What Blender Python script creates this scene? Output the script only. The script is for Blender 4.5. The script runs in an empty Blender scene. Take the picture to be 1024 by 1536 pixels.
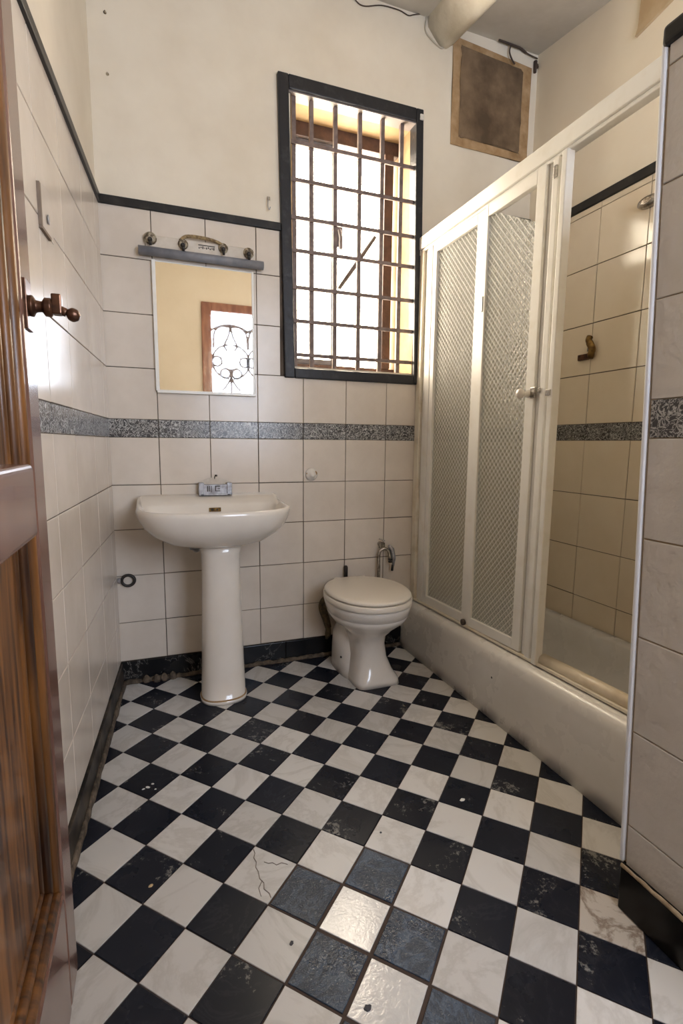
import bpy, bmesh, math, random
from mathutils import Vector, Matrix
random.seed(7)
C = bpy.context.scene.collection
SC = bpy.context.scene

# ------------------------------------------------------------------ camera
CAM = Vector((0.15436, -2.18498, 0.99718))
YAW, PITCH, ROLL, FPX = 0.35775, -0.13453, 0.009578, 760.79
fw = Vector((math.sin(YAW)*math.cos(PITCH), math.cos(YAW)*math.cos(PITCH), math.sin(PITCH)))
rt = Vector((math.cos(YAW), -math.sin(YAW), 0)); up = rt.cross(fw)
r2 = rt*math.cos(ROLL) + up*math.sin(ROLL); u2 = -rt*math.sin(ROLL) + up*math.cos(ROLL)
cd = bpy.data.cameras.new('camera'); cam = bpy.data.objects.new('camera', cd); C.objects.link(cam)
m = Matrix((r2, u2, -fw)).transposed().to_4x4(); m.translation = CAM; cam.matrix_world = m
cd.sensor_fit = 'VERTICAL'; cd.sensor_height = 36.0; cd.lens = 36.0*FPX/1536.0
cd.clip_start = 0.01; cd.clip_end = 100
SC.camera = cam

# ------------------------------------------------------------------ world: bright hazy daylight sky
w = bpy.data.worlds.new('sky'); SC.world = w; w.use_nodes = True
wn = w.node_tree.nodes; wl = w.node_tree.links; wn.clear()
wo = wn.new('ShaderNodeOutputWorld'); bg = wn.new('ShaderNodeBackground')
tc = wn.new('ShaderNodeTexCoord'); sx = wn.new('ShaderNodeSeparateXYZ'); mr = wn.new('ShaderNodeMapRange')
cr = wn.new('ShaderNodeValToRGB')
wl.new(tc.outputs['Generated'], sx.inputs[0]); wl.new(sx.outputs['Y'], mr.inputs[0])
mr.inputs[1].default_value = -1; mr.inputs[2].default_value = 1
wl.new(mr.outputs[0], cr.inputs[0]); wl.new(cr.outputs[0], bg.inputs[0]); wl.new(bg.outputs[0], wo.inputs[0])
cr.color_ramp.elements[0].color = (1.18, 1.32, 1.58, 1); cr.color_ramp.elements[0].position = 0.2
cr.color_ramp.elements[1].color = (2.8, 2.38, 1.85, 1); cr.color_ramp.elements[1].position = 0.8
bg.inputs[1].default_value = 9.0

def portal(name, loc, size, rot):
    l = bpy.data.lights.new(name, 'AREA'); l.shape = 'RECTANGLE'; l.size, l.size_y = size
    l.cycles.is_portal = True
    o = bpy.data.objects.new(name, l); C.objects.link(o); o.location = loc; o.rotation_euler = rot
portal('window_daylight', (1.06, 0.32, 1.88), (0.62, 1.2), (math.radians(-90), 0, 0))
portal('door_daylight', (1.24, -3.03, 1.60), (1.05, 1.32), (math.radians(90), 0, 0))

SC.view_settings.view_transform = 'Standard'; SC.view_settings.look = 'None'
SC.view_settings.gamma = 1.0; SC.view_settings.exposure = 0.52
SC.view_settings.use_curve_mapping = False

# ------------------------------------------------------------------ helpers
def tag(o, label=None, cat=None, group=None, kind=None):
    if label: o['label'] = label
    if cat: o['category'] = cat
    if group: o['group'] = group
    if kind: o['kind'] = kind
    return o

def empty(name, loc=(0, 0, 0)):
    o = bpy.data.objects.new(name, None); C.objects.link(o); o.location = loc
    o.empty_display_size = 0.05
    return o

def obj(name, bm, mats, parent=None, smooth=False, bevel=0, seg=2, auto=None):
    if not isinstance(mats, (list, tuple)): mats = [mats]
    bmesh.ops.recalc_face_normals(bm, faces=bm.faces)
    me = bpy.data.meshes.new(name); bm.to_mesh(me); bm.free()
    for mm in mats: me.materials.append(mm)
    o = bpy.data.objects.new(name, me); C.objects.link(o)
    if smooth:
        for p in me.polygons: p.use_smooth = True
    if parent:
        o.parent = parent
        if parent.type == 'EMPTY' or True:
            o.matrix_parent_inverse = Matrix.Translation(-abs_loc(parent))
    if bevel:
        b = o.modifiers.new('bevel', 'BEVEL'); b.width = bevel; b.segments = seg; b.limit_method = 'ANGLE'
        b.angle_limit = math.radians(35)
    return o

def abs_loc(o):
    v = Vector(o.location)
    return v if o.parent is None else v + (abs_loc(o.parent) + o.matrix_parent_inverse.translation)

def BM(): return bmesh.new()

def box(bm, a, b, mi=0):
    x0, y0, z0 = a; x1, y1, z1 = b
    v = [bm.verts.new(p) for p in ((x0, y0, z0), (x1, y0, z0), (x1, y1, z0), (x0, y1, z0), (x0, y0, z1), (x1, y0, z1), (x1, y1, z1), (x0, y1, z1))]
    for f in ((0, 3, 2, 1), (4, 5, 6, 7), (0, 1, 5, 4), (1, 2, 6, 5), (2, 3, 7, 6), (3, 0, 4, 7)):
        fc = bm.faces.new([v[i] for i in f]); fc.material_index = mi
    return v

def hexa(bm, pts, mi=0):
    v = [bm.verts.new(p) for p in pts]
    for f in ((0, 3, 2, 1), (4, 5, 6, 7), (0, 1, 5, 4), (1, 2, 6, 5), (2, 3, 7, 6), (3, 0, 4, 7)):
        fc = bm.faces.new([v[i] for i in f]); fc.material_index = mi

def tube(bm, pts, r, n=10, mi=0, cap=True):
    pts = [Vector(p) for p in pts]; k = len(pts)
    rs = r if isinstance(r, (list, tuple)) else [r]*k
    if len(rs) != k: rs = [rs[min(len(rs)-1, int(q*len(rs)/k))] for q in range(k)]
    rings = []; ref = None
    for i, p in enumerate(pts):
        d = (pts[min(i+1, k-1)] - pts[max(i-1, 0)]).normalized()
        if ref is None:
            ref = Vector((0, 0, 1)) if abs(d.z) < 0.9 else Vector((1, 0, 0))
        a = (ref - d*ref.dot(d)).normalized(); b = d.cross(a); ref = a
        rings.append([bm.verts.new(p + (a*math.cos(t) + b*math.sin(t))*rs[i]) for t in [2*math.pi*j/n for j in range(n)]])
    for i in range(k-1):
        for j in range(n):
            f = bm.faces.new((rings[i][j], rings[i][(j+1) % n], rings[i+1][(j+1) % n], rings[i+1][j])); f.material_index = mi; f.smooth = True
    if cap:
        for rg in (rings[0], rings[-1]):
            f = bm.faces.new(rg); f.material_index = mi

def smooth_path(pts, n=6):
    pts = [Vector(p) for p in pts]; out = []
    P = [pts[0]] + pts + [pts[-1]]
    for i in range(1, len(P)-2):
        for k in range(n):
            t = k/n; p0, p1, p2, p3 = P[i-1], P[i], P[i+1], P[i+2]
            out.append(0.5*((2*p1) + (p2-p0)*t + (2*p0-5*p1+4*p2-p3)*t*t + (3*p1-p0-3*p2+p3)*t**3))
    out.append(pts[-1]); return out

def lathe(bm, c, prof, axis='z', n=24, mi=0, capends=True):
    """prof: list of (radius, height along axis)."""
    c = Vector(c)
    ax = {'z': (Vector((1, 0, 0)), Vector((0, 1, 0)), Vector((0, 0, 1))), 'y': (Vector((1, 0, 0)), Vector((0, 0, 1)), Vector((0, -1, 0))),
          'x': (Vector((0, 1, 0)), Vector((0, 0, 1)), Vector((-1, 0, 0))), 'X': (Vector((0, 1, 0)), Vector((0, 0, 1)), Vector((1, 0, 0)))}[axis]
    rings = []
    for r, h in prof:
        rings.append([bm.verts.new(c + ax[2]*h + (ax[0]*math.cos(t) + ax[1]*math.sin(t))*max(r, 1e-4)) for t in [2*math.pi*j/n for j in range(n)]])
    for i in range(len(rings)-1):
        for j in range(n):
            f = bm.faces.new((rings[i][j], rings[i][(j+1) % n], rings[i+1][(j+1) % n], rings[i+1][j])); f.material_index = mi; f.smooth = True
    if capends:
        for rg in (rings[0], rings[-1]):
            f = bm.faces.new(rg); f.material_index = mi

def loft(bm, rings, mi=0, cap0=True, cap1=True):
    R = [[bm.verts.new(p) for p in rg] for rg in rings]; n = len(R[0])
    for i in range(len(R)-1):
        for j in range(n):
            f = bm.faces.new((R[i][j], R[i][(j+1) % n], R[i+1][(j+1) % n], R[i+1][j])); f.material_index = mi; f.smooth = True
    if cap0: bm.faces.new(R[0]).material_index = mi
    if cap1: bm.faces.new(R[-1]).material_index = mi

def egg(cx, cy, a, bf, bb, z, n=2.2, nb=None, N=48, zf=None):
    """closed outline: half width a, reach bf to the front (-Y) and bb to the back (+Y)."""
    out = []
    for k in range(N):
        t = 2*math.pi*k/N; c, s = math.cos(t), math.sin(t)
        e = n if s < 0 else (nb or n)
        x = a*math.copysign(abs(c)**(2/e), c); y = (bf if s < 0 else bb)*math.copysign(abs(s)**(2/e), s)
        zz = z + (zf(cx+x, cy+y) if zf else 0)
        out.append((cx+x, cy+y, zz))
    return out

# ------------------------------------------------------------------ materials
def mat(name, col, rough=0.5, metal=0.0, col2=None, scale=8, detail=4, mixr=(0.35, 0.65), bump=0, bscale=60, coat=0, trans=0, ior=1.5, rvar=0, spec=0.5):
    mm = bpy.data.materials.new(name); mm.use_nodes = True
    nt = mm.node_tree; b = nt.nodes['Principled BSDF']
    b.inputs['Base Color'].default_value = (*col, 1); b.inputs['Roughness'].default_value = rough
    b.inputs['Metallic'].default_value = metal; b.inputs['Coat Weight'].default_value = coat
    b.inputs['Transmission Weight'].default_value = trans; b.inputs['IOR'].default_value = ior
    b.inputs['Specular IOR Level'].default_value = spec
    tcn = nt.nodes.new('ShaderNodeTexCoord')
    if col2 or rvar:
        no = nt.nodes.new('ShaderNodeTexNoise'); no.inputs['Scale'].default_value = scale; no.inputs['Detail'].default_value = detail
        no.inputs['Roughness'].default_value = 0.6
        nt.links.new(tcn.outputs['Object'], no.inputs['Vector'])
        rp = nt.nodes.new('ShaderNodeMapRange'); rp.inputs[1].default_value = mixr[0]; rp.inputs[2].default_value = mixr[1]
        nt.links.new(no.outputs['Fac'], rp.inputs[0])
    if col2:
        mx = nt.nodes.new('ShaderNodeMix'); mx.data_type = 'RGBA'
        mx.inputs[6].default_value = (*col, 1); mx.inputs[7].default_value = (*col2, 1)
        nt.links.new(rp.outputs[0], mx.inputs[0]); nt.links.new(mx.outputs[2], b.inputs['Base Color'])
    if rvar:
        r = nt.nodes.new('ShaderNodeMapRange'); r.inputs[3].default_value = max(0.02, rough-rvar); r.inputs[4].default_value = rough+rvar
        nt.links.new(rp.outputs[0], r.inputs[0]); nt.links.new(r.outputs[0], b.inputs['Roughness'])
    if bump:
        n2 = nt.nodes.new('ShaderNodeTexNoise'); n2.inputs['Scale'].default_value = bscale; n2.inputs['Detail'].default_value = 4
        nt.links.new(tcn.outputs['Object'], n2.inputs['Vector'])
        bp = nt.nodes.new('ShaderNodeBump'); bp.inputs['Strength'].default_value = bump; bp.inputs['Distance'].default_value = 0.01
        nt.links.new(n2.outputs['Fac'], bp.inputs['Height']); nt.links.new(bp.outputs[0], b.inputs['Normal'])
    return mm

def N(mm, t): return mm.node_tree.nodes.new(t)
def L(mm, a, b): mm.node_tree.links.new(a, b)
def P(mm): return mm.node_tree.nodes['Principled BSDF']

def tilemat(name, col, col2, rough, coat=0, bump=0.03):
    """glazed wall tile: each tile slightly different through a per-face attribute."""
    mm = mat(name, col, rough, col2=col2, scale=5, detail=6, bump=bump, bscale=9, coat=coat)
    return mm

plaster = mat('cream_plaster', (0.77, 0.695, 0.57), 0.9, col2=(0.69, 0.61, 0.485), scale=2.6, bump=0.35, bscale=7)
plaster_lit = mat('lit_cream_plaster', (0.86, 0.77, 0.62), 0.9, col2=(0.81, 0.71, 0.55), scale=2.0, bump=0.3, bscale=7)  # cream plaster lightened in colour to stand for window light on these walls
ceil_m = mat('ceiling_plaster', (0.66, 0.62, 0.55), 0.95, col2=(0.54, 0.50, 0.43), scale=3, bump=0.3, bscale=9)
beam_m = mat('whitewashed_beam', (0.80, 0.76, 0.67), 0.9, col2=(0.66, 0.61, 0.51), scale=9, bump=0.5, bscale=22)
tile_m = tilemat('glazed_wall_tile', (0.67, 0.595, 0.51), (0.60, 0.525, 0.44), 0.25)
tile_shower_lit = tilemat('glossy_shower_tile_lit', (0.82, 0.71, 0.55), (0.78, 0.665, 0.50), 0.11, bump=0.08)  # wall tile colour warmed and brightened in place of light in the shower
grout_m = mat('dark_grout', (0.06, 0.045, 0.035), 0.95, col2=(0.14, 0.105, 0.075), scale=6)
black_trim = mat('black_glazed_trim', (0.014, 0.013, 0.013), 0.38, col2=(0.03, 0.027, 0.024), scale=25, mixr=(.5,.7), spec=0.3)
black_paint = mat('black_painted_wood', (0.018, 0.018, 0.021), 0.40, col2=(0.045, 0.043, 0.045), scale=30, mixr=(0.55, 0.8), bump=0.2, bscale=40, spec=0.3)
white_paint = mat('white_enamel_aluminium', (0.80, 0.78, 0.73), 0.3, col2=(0.72, 0.68, 0.60), scale=12, mixr=(0.5, 0.8))
cream_paint = mat('cream_stained_enamel', (0.72, 0.66, 0.54), 0.4, col2=(0.55, 0.46, 0.32), scale=14, mixr=(0.5, 0.8))
porcelain = mat('cream_porcelain', (0.72, 0.66, 0.58), 0.14, coat=0.3, col2=(0.68, 0.615, 0.53), scale=5)
porcelain_w = mat('white_porcelain', (0.72, 0.68, 0.62), 0.14, coat=0.3, col2=(0.68, 0.63, 0.565), scale=5)
tub_m = mat('white_tub_enamel', (0.70, 0.68, 0.65), 0.28, col2=(0.65, 0.625, 0.585), scale=6, rvar=0.06)
seat_m = mat('cream_plastic', (0.70, 0.635, 0.54), 0.3)
stain_m = mat('rust_stain', (0.25, 0.13, 0.05), 0.8, col2=(0.4, 0.26, 0.12), scale=40)
chrome = mat('worn_chrome', (0.55, 0.52, 0.48), 0.25, metal=1, col2=(0.22, 0.19, 0.16), scale=60)
steel = mat('dull_grey_metal', (0.42, 0.42, 0.44), 0.4, metal=0.6, col2=(0.25, 0.24, 0.24), scale=50)
brass = mat('old_brass', (0.30, 0.18, 0.05), 0.35, metal=0.8, col2=(0.10, 0.055, 0.02), scale=40)
bronze = mat('dark_bronze', (0.16, 0.075, 0.04), 0.28, metal=0.7, col2=(0.06, 0.03, 0.02), scale=40)
black_metal = mat('blackened_metal', (0.03, 0.025, 0.022), 0.45, metal=0.4)
iron_m = mat('rusty_painted_iron', (0.21, 0.155, 0.135), 0.6, col2=(0.12, 0.085, 0.075), scale=30)
wood_win = mat('old_brown_window_wood', (0.085, 0.042, 0.028), 0.6, col2=(0.045, 0.024, 0.018), scale=20, bump=0.3)
wood_pale = mat('pale_painted_wood', (0.62, 0.54, 0.40), 0.6, col2=(0.5, 0.42, 0.30), scale=20)
rust_tube = mat('mossy_corroded_pipe', (0.13, 0.09, 0.035), 0.8, col2=(0.045, 0.03, 0.015), scale=45, bump=0.8, bscale=80)
grey_tube = mat('dusty_grey_tube', (0.15, 0.155, 0.18), 0.45, col2=(0.22, 0.22, 0.235), scale=20)
sock_m = mat('grimy_lamp_socket', (0.42, 0.36, 0.26), 0.6, col2=(0.10, 0.07, 0.04), scale=60, mixr=(0.45, 0.55))
plate_m = mat('cream_lamp_plate', (0.60, 0.54, 0.46), 0.5, col2=(0.52, 0.45, 0.36), scale=30)
cement = mat('brown_bare_cement', (0.23, 0.155, 0.09), 0.95, col2=(0.085, 0.055, 0.03), scale=5, detail=8, bump=0.6, bscale=14)
ochre = mat('ochre_plaster_edge', (0.46, 0.31, 0.17), 0.95, col2=(0.30, 0.18, 0.08), scale=14, bump=0.4, bscale=18)
mortar = mat('dirty_mortar', (0.17, 0.125, 0.085), 0.95, col2=(0.05, 0.037, 0.025), scale=35, bump=0.9, bscale=60)
cord_m = mat('dark_cord', (0.06, 0.04, 0.03), 0.8)
white_cord = mat('whitewashed_cord', (0.5, 0.45, 0.36), 0.8)
marks_m = mat('dark_ink', (0.05, 0.045, 0.04), 0.8)
outer_m = mat('outer_brick', (0.35, 0.25, 0.2), 0.9)

def wood(name, dark, light, rough, sc=(14, 1.2, 1.2), band=5):
    mm = mat(name, dark, rough, coat=0.5)
    t = N(mm, 'ShaderNodeTexCoord'); mp = N(mm, 'ShaderNodeMapping'); L(mm, t.outputs['Object'], mp.inputs[0])
    mp.inputs['Scale'].default_value = sc
    no = N(mm, 'ShaderNodeTexNoise'); no.inputs['Scale'].default_value = band; no.inputs['Detail'].default_value = 6; L(mm, mp.outputs[0], no.inputs[0])
    cr_ = N(mm, 'ShaderNodeValToRGB'); e = cr_.color_ramp.elements
    e[0].position = 0.35; e[0].color = (*dark, 1); e[1].position = 0.66; e[1].color = (*light, 1)
    L(mm, no.outputs['Fac'], cr_.inputs[0]); L(mm, cr_.outputs[0], P(mm).inputs['Base Color'])
    P(mm).inputs['Coat Weight'].default_value = 0.15
    return mm
door_gold = wood('varnished_door_wood', (0.035, 0.012, 0.005), (0.24, 0.095, 0.022), 0.38, sc=(6, 14, 0.9), band=5)
door_mauve = wood('faded_door_wood', (0.115, 0.050, 0.034), (0.20, 0.105, 0.075), 0.22, sc=(3, 6, 1.0), band=4)
door_red = wood('reddish_frame_wood', (0.22, 0.075, 0.04), (0.40, 0.17, 0.09), 0.4, sc=(6, 6, 1.2), band=5)

# marble materials
def marble(name, base, vein, rough, vscale=6, lo=0.48, hi=0.52, speck=None, rv=0.08, bump=0.0, spec=0.5, bsc=70):
    mm = mat(name, base, rough, spec=spec)
    t = N(mm, 'ShaderNodeTexCoord')
    at = N(mm, 'ShaderNodeAttribute'); at.attribute_name = 'tone'
    ad = N(mm, 'ShaderNodeVectorMath'); ad.operation = 'MULTIPLY_ADD'
    L(mm, at.outputs['Vector'], ad.inputs[0]); ad.inputs[1].default_value = (3, 3, 3); L(mm, t.outputs['Object'], ad.inputs[2])
    no = N(mm, 'ShaderNodeTexNoise'); no.inputs['Scale'].default_value = vscale; no.inputs['Detail'].default_value = 9; no.inputs['Roughness'].default_value = 0.65
    no.inputs['Distortion'].default_value = 0.8
    L(mm, ad.outputs[0], no.inputs[0])
    # thin veins where the noise crosses its middle value
    sb = N(mm, 'ShaderNodeMath'); sb.operation = 'SUBTRACT'; L(mm, no.outputs['Fac'], sb.inputs[0]); sb.inputs[1].default_value = 0.5
    ab = N(mm, 'ShaderNodeMath'); ab.operation = 'ABSOLUTE'; L(mm, sb.outputs[0], ab.inputs[0])
    r1 = N(mm, 'ShaderNodeMapRange'); L(mm, ab.outputs[0], r1.inputs[0]); r1.inputs[1].default_value = lo; r1.inputs[2].default_value = 0.0
    r1.inputs[3].default_value = 0.0; r1.inputs[4].default_value = hi
    mx = N(mm, 'ShaderNodeMix'); mx.data_type = 'RGBA'; mx.inputs[6].default_value = (*base, 1); mx.inputs[7].default_value = (*vein, 1)
    L(mm, r1.outputs[0], mx.inputs[0])
    # tone of each tile
    r2_ = N(mm, 'ShaderNodeMapRange'); L(mm, at.outputs['Fac'], r2_.inputs[0]); r2_.inputs[3].default_value = 0.82; r2_.inputs[4].default_value = 1.08
    mu = N(mm, 'ShaderNodeMix'); mu.data_type = 'RGBA'; mu.blend_type = 'MULTIPLY'; mu.inputs[0].default_value = 1
    L(mm, mx.outputs[2], mu.inputs[6]); L(mm, r2_.outputs[0], mu.inputs[7])
    out = mu.outputs[2]
    if speck:
        n3 = N(mm, 'ShaderNodeTexNoise'); n3.inputs['Scale'].default_value = 75; n3.inputs['Detail'].default_value = 8; n3.inputs['Roughness'].default_value = 0.75
        L(mm, ad.outputs[0], n3.inputs[0])
        n4 = N(mm, 'ShaderNodeTexNoise'); n4.inputs['Scale'].default_value = 8; L(mm, ad.outputs[0], n4.inputs[0])
        ml = N(mm, 'ShaderNodeMath'); ml.operation = 'MULTIPLY'; L(mm, n3.outputs['Fac'], ml.inputs[0]); L(mm, n4.outputs['Fac'], ml.inputs[1])
        r3 = N(mm, 'ShaderNodeMapRange'); L(mm, ml.outputs[0], r3.inputs[0]); r3.inputs[1].default_value = 0.34; r3.inputs[2].default_value = 0.39
        r3.inputs[4].default_value = 0.8
        m3 = N(mm, 'ShaderNodeMix'); m3.data_type = 'RGBA'; L(mm, r3.outputs[0], m3.inputs[0]); L(mm, out, m3.inputs[6]); m3.inputs[7].default_value = (*speck, 1)
        out = m3.outputs[2]
    L(mm, out, P(mm).inputs['Base Color'])
    n5 = N(mm, 'ShaderNodeTexNoise'); n5.inputs['Scale'].default_value = 7; n5.inputs['Detail'].default_value = 5; L(mm, t.outputs['Object'], n5.inputs[0])
    r5 = N(mm, 'ShaderNodeMapRange'); L(mm, n5.outputs['Fac'], r5.inputs[0]); r5.inputs[1].default_value = .3; r5.inputs[2].default_value = .7
    r5.inputs[3].default_value = max(.03, rough-rv); r5.inputs[4].default_value = rough+rv; L(mm, r5.outputs[0], P(mm).inputs['Roughness'])
    if bump:
        n6 = N(mm, 'ShaderNodeTexNoise'); n6.inputs['Scale'].default_value = bsc; n6.inputs['Detail'].default_value = 6; n6.inputs['Distortion'].default_value = 1.5
        L(mm, t.outputs['Object'], n6.inputs[0])
        bp = N(mm, 'ShaderNodeBump'); bp.inputs['Strength'].default_value = bump; bp.inputs['Distance'].default_value = 0.004
        L(mm, n6.outputs['Fac'], bp.inputs['Height']); L(mm, bp.outputs[0], P(mm).inputs['Normal'])
    return mm
white_marble = marble('white_marble', (0.60, 0.575, 0.54), (0.44, 0.41, 0.37), 0.40, 4, lo=0.05, hi=0.55, spec=.4)
black_marble = marble('black_marble', (0.008, 0.010, 0.017), (0.03, 0.032, 0.042), 0.30, 6, lo=0.02, hi=0.4, speck=(0.22, 0.21, 0.19), spec=0.22)
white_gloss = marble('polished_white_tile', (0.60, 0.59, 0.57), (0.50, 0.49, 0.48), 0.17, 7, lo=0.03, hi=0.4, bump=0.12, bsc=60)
black_gloss = marble('polished_slate_tile_bluelit', (0.020, 0.034, 0.058), (0.075, 0.115, 0.175), 0.30, 14, lo=0.05, hi=0.6, bump=0.55, bsc=150, spec=0.7)  # slate black with bluish daylight mixed into base and vein colour
stained_marble = marble('stained_white_marble', (0.56, 0.50, 0.43), (0.16, 0.10, 0.06), 0.5, 9, lo=0.07, hi=0.8)
base_marble = marble('black_skirting_marble', (0.010, 0.010, 0.011), (0.34, 0.32, 0.29), 0.24, 4, lo=0.006, hi=0.7, spec=.25)

def bandmat():
    """grey tile border printed with pale squiggles and round flowers."""
    mm = mat('flowered_border_tile', (0.1, 0.1, 0.1), 0.25)
    t = N(mm, 'ShaderNodeTexCoord')
    no = N(mm, 'ShaderNodeTexNoise'); no.inputs['Scale'].default_value = 46; no.inputs['Detail'].default_value = 4; no.inputs['Distortion'].default_value = 2.6
    L(mm, t.outputs['Object'], no.inputs[0])
    sb = N(mm, 'ShaderNodeMath'); sb.operation = 'SUBTRACT'; L(mm, no.outputs['Fac'], sb.inputs[0]); sb.inputs[1].default_value = 0.5
    ab = N(mm, 'ShaderNodeMath'); ab.operation = 'ABSOLUTE'; L(mm, sb.outputs[0], ab.inputs[0])
    r1 = N(mm, 'ShaderNodeMapRange'); L(mm, ab.outputs[0], r1.inputs[0]); r1.inputs[1].default_value = 0.055; r1.inputs[2].default_value = 0.01
    vo = N(mm, 'ShaderNodeTexVoronoi'); vo.inputs['Scale'].default_value = 15; L(mm, t.outputs['Object'], vo.inputs['Vector'])
    mt = N(mm, 'ShaderNodeMath'); mt.operation = 'MULTIPLY'; L(mm, vo.outputs['Distance'], mt.inputs[0]); mt.inputs[1].default_value = 28
    sn = N(mm, 'ShaderNodeMath'); sn.operation = 'SINE'; L(mm, mt.outputs[0], sn.inputs[0])
    r2_ = N(mm, 'ShaderNodeMapRange'); L(mm, sn.outputs[0], r2_.inputs[0]); r2_.inputs[1].default_value = 0.2; r2_.inputs[2].default_value = 0.9
    ls = N(mm, 'ShaderNodeMath'); ls.operation = 'LESS_THAN'; L(mm, vo.outputs['Distance'], ls.inputs[0]); ls.inputs[1].default_value = 0.27
    m2 = N(mm, 'ShaderNodeMath'); m2.operation = 'MULTIPLY'; L(mm, r2_.outputs[0], m2.inputs[0]); m2.use_clamp = True; L(mm, ls.outputs[0], m2.inputs[1])
    mxm = N(mm, 'ShaderNodeMath'); mxm.operation = 'MAXIMUM'; L(mm, r1.outputs[0], mxm.inputs[0]); L(mm, m2.outputs[0], mxm.inputs[1])
    m4 = N(mm, 'ShaderNodeMath'); m4.operation = 'MULTIPLY'; L(mm, mxm.outputs[0], m4.inputs[0]); m4.inputs[1].default_value = 0.8
    mx = N(mm, 'ShaderNodeMix'); mx.data_type = 'RGBA'; L(mm, m4.outputs[0], mx.inputs[0])
    mx.inputs[6].default_value = (0.055, 0.052, 0.052, 1); mx.inputs[7].default_value = (0.60, 0.59, 0.56, 1)
    L(mm, mx.outputs[2], P(mm).inputs['Base Color'])
    return mm
band_m = bandmat()

def wired_glass():
    mm = mat('wired_obscured_glass', (0.88, 0.93, 0.95), 0.18, trans=1.0, ior=1.5)
    t = N(mm, 'ShaderNodeTexCoord'); sp = N(mm, 'ShaderNodeSeparateXYZ'); L(mm, t.outputs['Object'], sp.inputs[0])
    def mth(op, a, b=None):
        n = N(mm, 'ShaderNodeMath'); n.operation = op
        for i, v in enumerate((a, b)):
            if v is None: continue
            if isinstance(v, (int, float)): n.inputs[i].default_value = v
            else: L(mm, v, n.inputs[i])
        return n.outputs[0]
    y = mth('MULTIPLY', sp.outputs['Y'], 44.0); z = mth('MULTIPLY', sp.outputs['Z'], 40.0)
    outs = []
    for op in ('ADD', 'SUBTRACT'):
        f = mth('FRACT', mth(op, y, z)); d = mth('ABSOLUTE', mth('SUBTRACT', f, 0.5))   # 0.5 on the wire
        outs.append(d)
    mxd = mth('MAXIMUM', outs[0], outs[1])
    wire = N(mm, 'ShaderNodeMapRange'); L(mm, mxd, wire.inputs[0]); wire.inputs[1].default_value = 0.425; wire.inputs[2].default_value = 0.465
    no = N(mm, 'ShaderNodeTexNoise'); no.inputs['Scale'].default_value = 130; no.inputs['Detail'].default_value = 2; L(mm, t.outputs['Object'], no.inputs[0])
    hsum = mth('ADD', mth('MULTIPLY', mxd, 1.6), mth('MULTIPLY', no.outputs['Fac'], 0.5))
    bp = N(mm, 'ShaderNodeBump'); bp.inputs['Strength'].default_value = 1.0; bp.inputs['Distance'].default_value = 0.010
    L(mm, hsum, bp.inputs['Height']); L(mm, bp.outputs[0], P(mm).inputs['Normal'])
    df = N(mm, 'ShaderNodeBsdfPrincipled'); df.inputs['Base Color'].default_value = (0.93, 0.91, 0.84, 1); df.inputs['Roughness'].default_value = 0.3
    df.inputs['Metallic'].default_value = 0.0
    tr = N(mm, 'ShaderNodeBsdfTranslucent'); tr.inputs[0].default_value = (0.92, 0.91, 0.88, 1)
    tp = N(mm, 'ShaderNodeBsdfTransparent'); tp.inputs[0].default_value = (0.84, 0.88, 0.90, 1)
    wm = N(mm, 'ShaderNodeMixShader'); wm.inputs[0].default_value = 0.4; L(mm, df.outputs[0], wm.inputs[1]); L(mm, tr.outputs[0], wm.inputs[2])
    # obscured body: rough refraction, partly straight-through and partly milky
    a = N(mm, 'ShaderNodeMixShader'); a.inputs[0].default_value = 0.50; L(mm, P(mm).outputs[0], a.inputs[1]); L(mm, tp.outputs[0], a.inputs[2])
    b2 = N(mm, 'ShaderNodeMixShader'); b2.inputs[0].default_value = 0.12; L(mm, a.outputs[0], b2.inputs[1]); L(mm, tr.outputs[0], b2.inputs[2])
    fx = N(mm, 'ShaderNodeMixShader'); L(mm, mth('MULTIPLY', wire.outputs[0], 0.75), fx.inputs[0]); L(mm, b2.outputs[0], fx.inputs[1]); L(mm, wm.outputs[0], fx.inputs[2])
    out = mm.node_tree.nodes['Material Output']; L(mm, fx.outputs[0], out.inputs['Surface'])
    return mm
glass_m = wired_glass()
clear_glass = mat('thin_window_glass', (1, 1, 1), 0.02)
_t = N(clear_glass, 'ShaderNodeBsdfTransparent'); _t.inputs[0].default_value = (.95, .97, .96, 1)
_g = N(clear_glass, 'ShaderNodeBsdfGlossy'); _g.inputs['Roughness'].default_value = 0.02
_x = N(clear_glass, 'ShaderNodeMixShader'); _x.inputs[0].default_value = 0.06
L(clear_glass, _t.outputs[0], _x.inputs[1]); L(clear_glass, _g.outputs[0], _x.inputs[2])
L(clear_glass, _x.outputs[0], clear_glass.node_tree.nodes['Material Output'].inputs['Surface'])
mirror_m = mat('mirror_silver', (0.92, 0.90, 0.86), 0.02, metal=1.0)

# ------------------------------------------------------------------ tiling
ROWS = [0.0954, 0.2601, 0.4561, 0.6453, 0.8243, 1.0136, 1.0828, 1.2804, 1.4824, 1.683, 1.863]

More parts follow.
